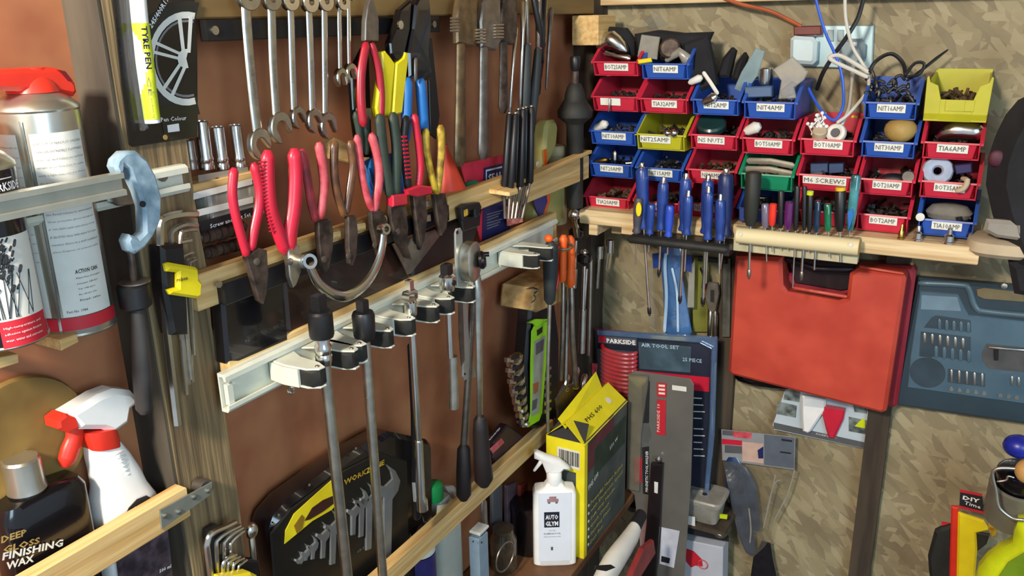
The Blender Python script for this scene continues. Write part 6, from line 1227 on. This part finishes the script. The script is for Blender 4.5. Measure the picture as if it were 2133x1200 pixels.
b=B(); b.torus(R(1464,1176,.113),.012,.0012,NR,18); b.put('red_ring_picture',M_pink,t)
tag(B().ball(R(1500,1112,.125),.012,(1.3,1,.8)).put('grey_plug',M_dsteel,None),'dull grey plug on top of the white box with red picture','knob')
tag(pprism(B(),RW,.10,[(1500,1070),(1516,1072),(1515,1080),(1500,1078)],.004).put('yellow_tag',M_lime2,None,0),'tiny yellow tag right of the translucent box','tag')
t=thing('white_bottle','white bottle lying below the brown shelf with dark cap','bottle')
def Q(px,py,x): return L(px,py,x)
b=B(); b.tube([L(1245,1230,.27),L(1275,1175,.27),L(1310,1125,.27),L(1325,1095,.27)],[.026,.030,.026,.018],X,.7,18,True,3); b.put('body',M_offw,t)
b=B(); b.tube([L(1322,1098,.27),L(1336,1072,.27)],[.018,.016],X,.8,16,False); b.put('cap',M_ink,t)
b=B(); pprism(b,LW,.295,[(1240,1178),(1272,1176),(1282,1182),(1262,1190),(1238,1186)],.0006); b.put('printed_mark',M_ink,t,0)
tag(pprism(B(),LW,.30,[(1330,1140),(1352,1122),(1356,1150),(1330,1190),(1300,1240),(1285,1240)],.012,.003).put('red_packet',mat('brick_packet','#8E2E2E',.45,0,.2),None,0),'dull red packet lying below the brown shelf right of the white bottle','packet')
# ================================================================ bags hanging under the driver rack
t=thing('hanging_bag','clear blue plastic bag of ties hanging under the black screwdriver rack','bag')
b=B(); b.tube([R(1400,525,.05),R(1398,560,.05),R(1404,610,.05),R(1412,690,.05)],[.030,.024,.026,.034],NR,.3,14,True,4); b.put('body',M_bclear,t)
for q,wd in ((((1386,530),(1385,560),(1388,620),(1384,690)),7),(((1400,560),(1410,610),(1412,690)),5)): b=B(); ptube(b,RW,.062,list(q),wd,.5,8,True,4); b.put('white_glint_fold',mat('pale_blue_film','#B8D4F0',.15,0,.03,coat=.6),t)
pprism(B(),RW,.055,[(1360,528),(1376,526),(1378,556),(1362,558)],.006,.001).put('blue_clip',M_navy,t,0); pprism(B(),RW,.055,[(1430,530),(1442,532),(1440,566),(1428,560)],.006,.001).put('blue_clip',M_navy,t,0)
pprism(B(),RW,.048,[(1350,545),(1360,560),(1368,690),(1352,680)],.002).put('clear_side',M_clear,t,0); pprism(B(),RW,.048,[(1436,560),(1448,540),(1446,640),(1432,640)],.002).put('clear_side',M_haze,t,0)
tag(pprism(B(),RW,.012,[(1446,535),(1478,538),(1474,690),(1444,690)],.004).put('olive_card',mat('olive_card','#7A7A2C',.6,0,.1),None,0),'flat olive yellow card hanging left of the steel caliper','card')
t=thing('steel_caliper','grey steel hinge tool with slot hanging under the screwdriver rack','caliper')
pprism(B(),RW,.035,[(1472,585),(1498,588),(1500,610),(1492,650),(1478,650),(1470,620)],.006,.002).put('body',M_dsteel,t,0); pprism(B(),RW,.0412,[(1480,604),(1488,604),(1487,630),(1480,628)],.001).put('slot',M_ink,t,0)
ptube(B(),RW,.04,[(1480,650),(1477,700)],8,1).put('leg',M_steel,t); ptube(B(),RW,.04,[(1490,650),(1490,700)],8,1).put('leg',M_dsteel,t)
tag(pprism(B(),RW,.022,[(1508,535),(1524,537),(1522,700),(1506,700)],.008,.001).put('grey_strip',mat('strip_grey','#6A6C66',.5,.3,.3,40),None,0),'long mottled grey strip hanging beside the red case','strip')
tag(pprism(B(),RW,.03,[(1456,532),(1516,538),(1516,548),(1456,542)],.01,.002).put('black_bracket',M_blk,None,0),'black bracket under the right of the screwdriver rack','bracket')
tag(ptube(B(),RW,.05,[(1462,560),(1468,575),(1466,600)],10,.5,10,True,3).put('black_strap',M_blk,None),'short black strap hanging above the steel hinge tool','strap')
# ================================================================ bottom right
t=thing('glove_pack','yellow and black work glove pack with red edge and black header card','gloves')
d=.10
pprism(B(),RW,d,[(1948,1098),(1960,1092),(1985,1085),(1985,1240),(1945,1240),(1936,1180),(1934,1150)],.02,.006).put('black_glove_cuff',M_rub,t,0)
pprism(B(),RW,d+.01,[(1982,1050),(1998,1052),(1992,1240),(1976,1240)],.012,.003).put('red_edge',M_red2,t,0)
pprism(B(),RW,d+.012,[(1996,1062),(2050,1080),(2062,1100),(2034,1106),(2036,1140),(2028,1240),(1992,1240)],.012,.004).put('yellow_glove',M_yel,t,0)
pprism(B(),RW,d+.014,[(2034,1106),(2062,1110),(2055,1130),(2036,1145)],.008,.002).put('black_patch',M_rub,t,0)
pprism(B(),RW,d+.026,[(2000,1020),(2046,1030),(2048,1050),(2056,1072),(1998,1058)],.001).put('header_card',M_ink,t,0)
pprism(B(),RW,d+.0272,[(2000,1019),(2046,1029),(2046,1034),(2000,1025)],.0005).put('red_band',M_redink,t,0); pprism(B(),RW,d+.0272,[(1998,1053),(2050,1066),(2054,1072),(1998,1058)],.0005).put('red_band',M_redink,t,0)
ptext(t,'DIY',RW,(2005,1040),(2040,1048),d+.0275,9,M_wink,.03); ptext(t,'Time',RW,(2008,1050),(2042,1060),d+.0275,8,M_wink,.01)
pprism(B(),RW,d+.006,[(1962,1086),(1984,1090),(1984,1108),(1960,1104)],.002).put('red_tag',M_redink,t,0)
pprism(B(),RW,d+.012,[(1945,1180),(1965,1200),(1965,1240),(1942,1240)],.006,.002).put('lime_trim',M_lime2,t,0)
t=thing('lime_bottle','lime yellow plastic bottle with shoulder ridges at the bottom right corner','bottle')
c=R(2150,1200,.24); k=mpp(c)
b=B(); P=[(2030,1240),(2032,1190),(2040,1160),(2058,1138),(2085,1118),(2110,1105),(2112,1085),(2120,1062),(2200,1050),(2200,1240)]; pprism(b,RW,.21,P,.06,.018); b.put('body',M_lime2,t,45)
b=B(); pprism(b,RW,.272,[(2072,1240),(2080,1200),(2100,1170),(2133,1150),(2200,1140),(2200,1240)],.002,.0008); b.put('green_panel',mat('olive_green_plastic','#6E8A1C',.35,0,.1),t,0)
t=thing('wire_carabiner','pale wire loop gate hanging in front of the grey roll on the right','wire loop')
b=B(); ptube(b,RW,.27,[(2133,978),(2090,975),(2070,980),(2068,995),(2074,1020),(2078,1050),(2088,1065),(2110,1080),(2133,1083)],7,1,10,True,4); b.put('outer_wire',M_silver,t)
b=B(); ptube(b,RW,.268,[(2078,1003),(2096,1000),(2100,992),(2112,995)],4,1,8,True,3); b.put('inner_wire',M_silver,t)
t=thing('tape_reel','grey flanged reel with black hub at the right edge','reel')
p=R(2120,1030,.18); b=B(); b.lathe([(.046,-.06),(.050,-.058),(.050,.028),(.047,.030),(.044,.030),(.042,-.03)],p,V((0,-.25,1)).normalized(),32,cap=False); b.put('outer_sleeve',mat('smoke_sleeve','#6E6A5C',.35,0,.15,20),t)
b=B(); b.lathe([(.030,.02),(.040,.024),(.042,.052),(.036,.056),(.003,.054)],p,V((0,-.25,1)).normalized(),28); b.put('black_hub',M_blkg,t)
tag(B().ball(R(2122,930,.19),.024,(1.1,1,.9)).put('blue_ball',M_navy if 0 else mat('deep_blue_gloss','#1E2A9A',.35,0,.2),None),'deep blue rounded grip at the right edge above the grey reel','grip')
tag(B().ball(R(2140,982,.27),.020,(1,1,1.1)).put('wooden_ball',mat('tan_wood_knob','#C89A5C',.5,0,.1),None),'pale wooden ball at the right edge by the wire loop','knob')
tag(pprism(B(),RW,.14,[(2060,1072),(2078,1070),(2076,1112),(2066,1118),(2058,1100)],.006,.002).put('yellow_film',M_dyel,None,0),'yellow film scrap between the glove pack and the lime bottle','film')
# ================================================================ origins at each thing's base
bpy.context.view_layer.update()
for o in [o for o in S.objects if o.parent is None and o.type in('MESH','EMPTY')]:
    ms=[]; st=[o]
    while st:
        q=st.pop(); st+=list(q.children)
        if q.type=='MESH': ms.append(q)
    if not ms: bpy.data.objects.remove(o); continue
    lo=V((1e9,)*3); hi=V((-1e9,)*3)
    for q in ms:
        for v in q.data.vertices:
            for i in range(3): lo[i]=min(lo[i],v.co[i]); hi[i]=max(hi[i],v.co[i])
    c=V(((lo.x+hi.x)/2,(lo.y+hi.y)/2,lo.z))
    if o.get('kind')=='structure': continue
    o.location=c
    if o.type=='MESH': o.data.transform(Matrix.Translation(-c))
    for ch in o.children: ch.matrix_parent_inverse=Matrix.Translation(-c)
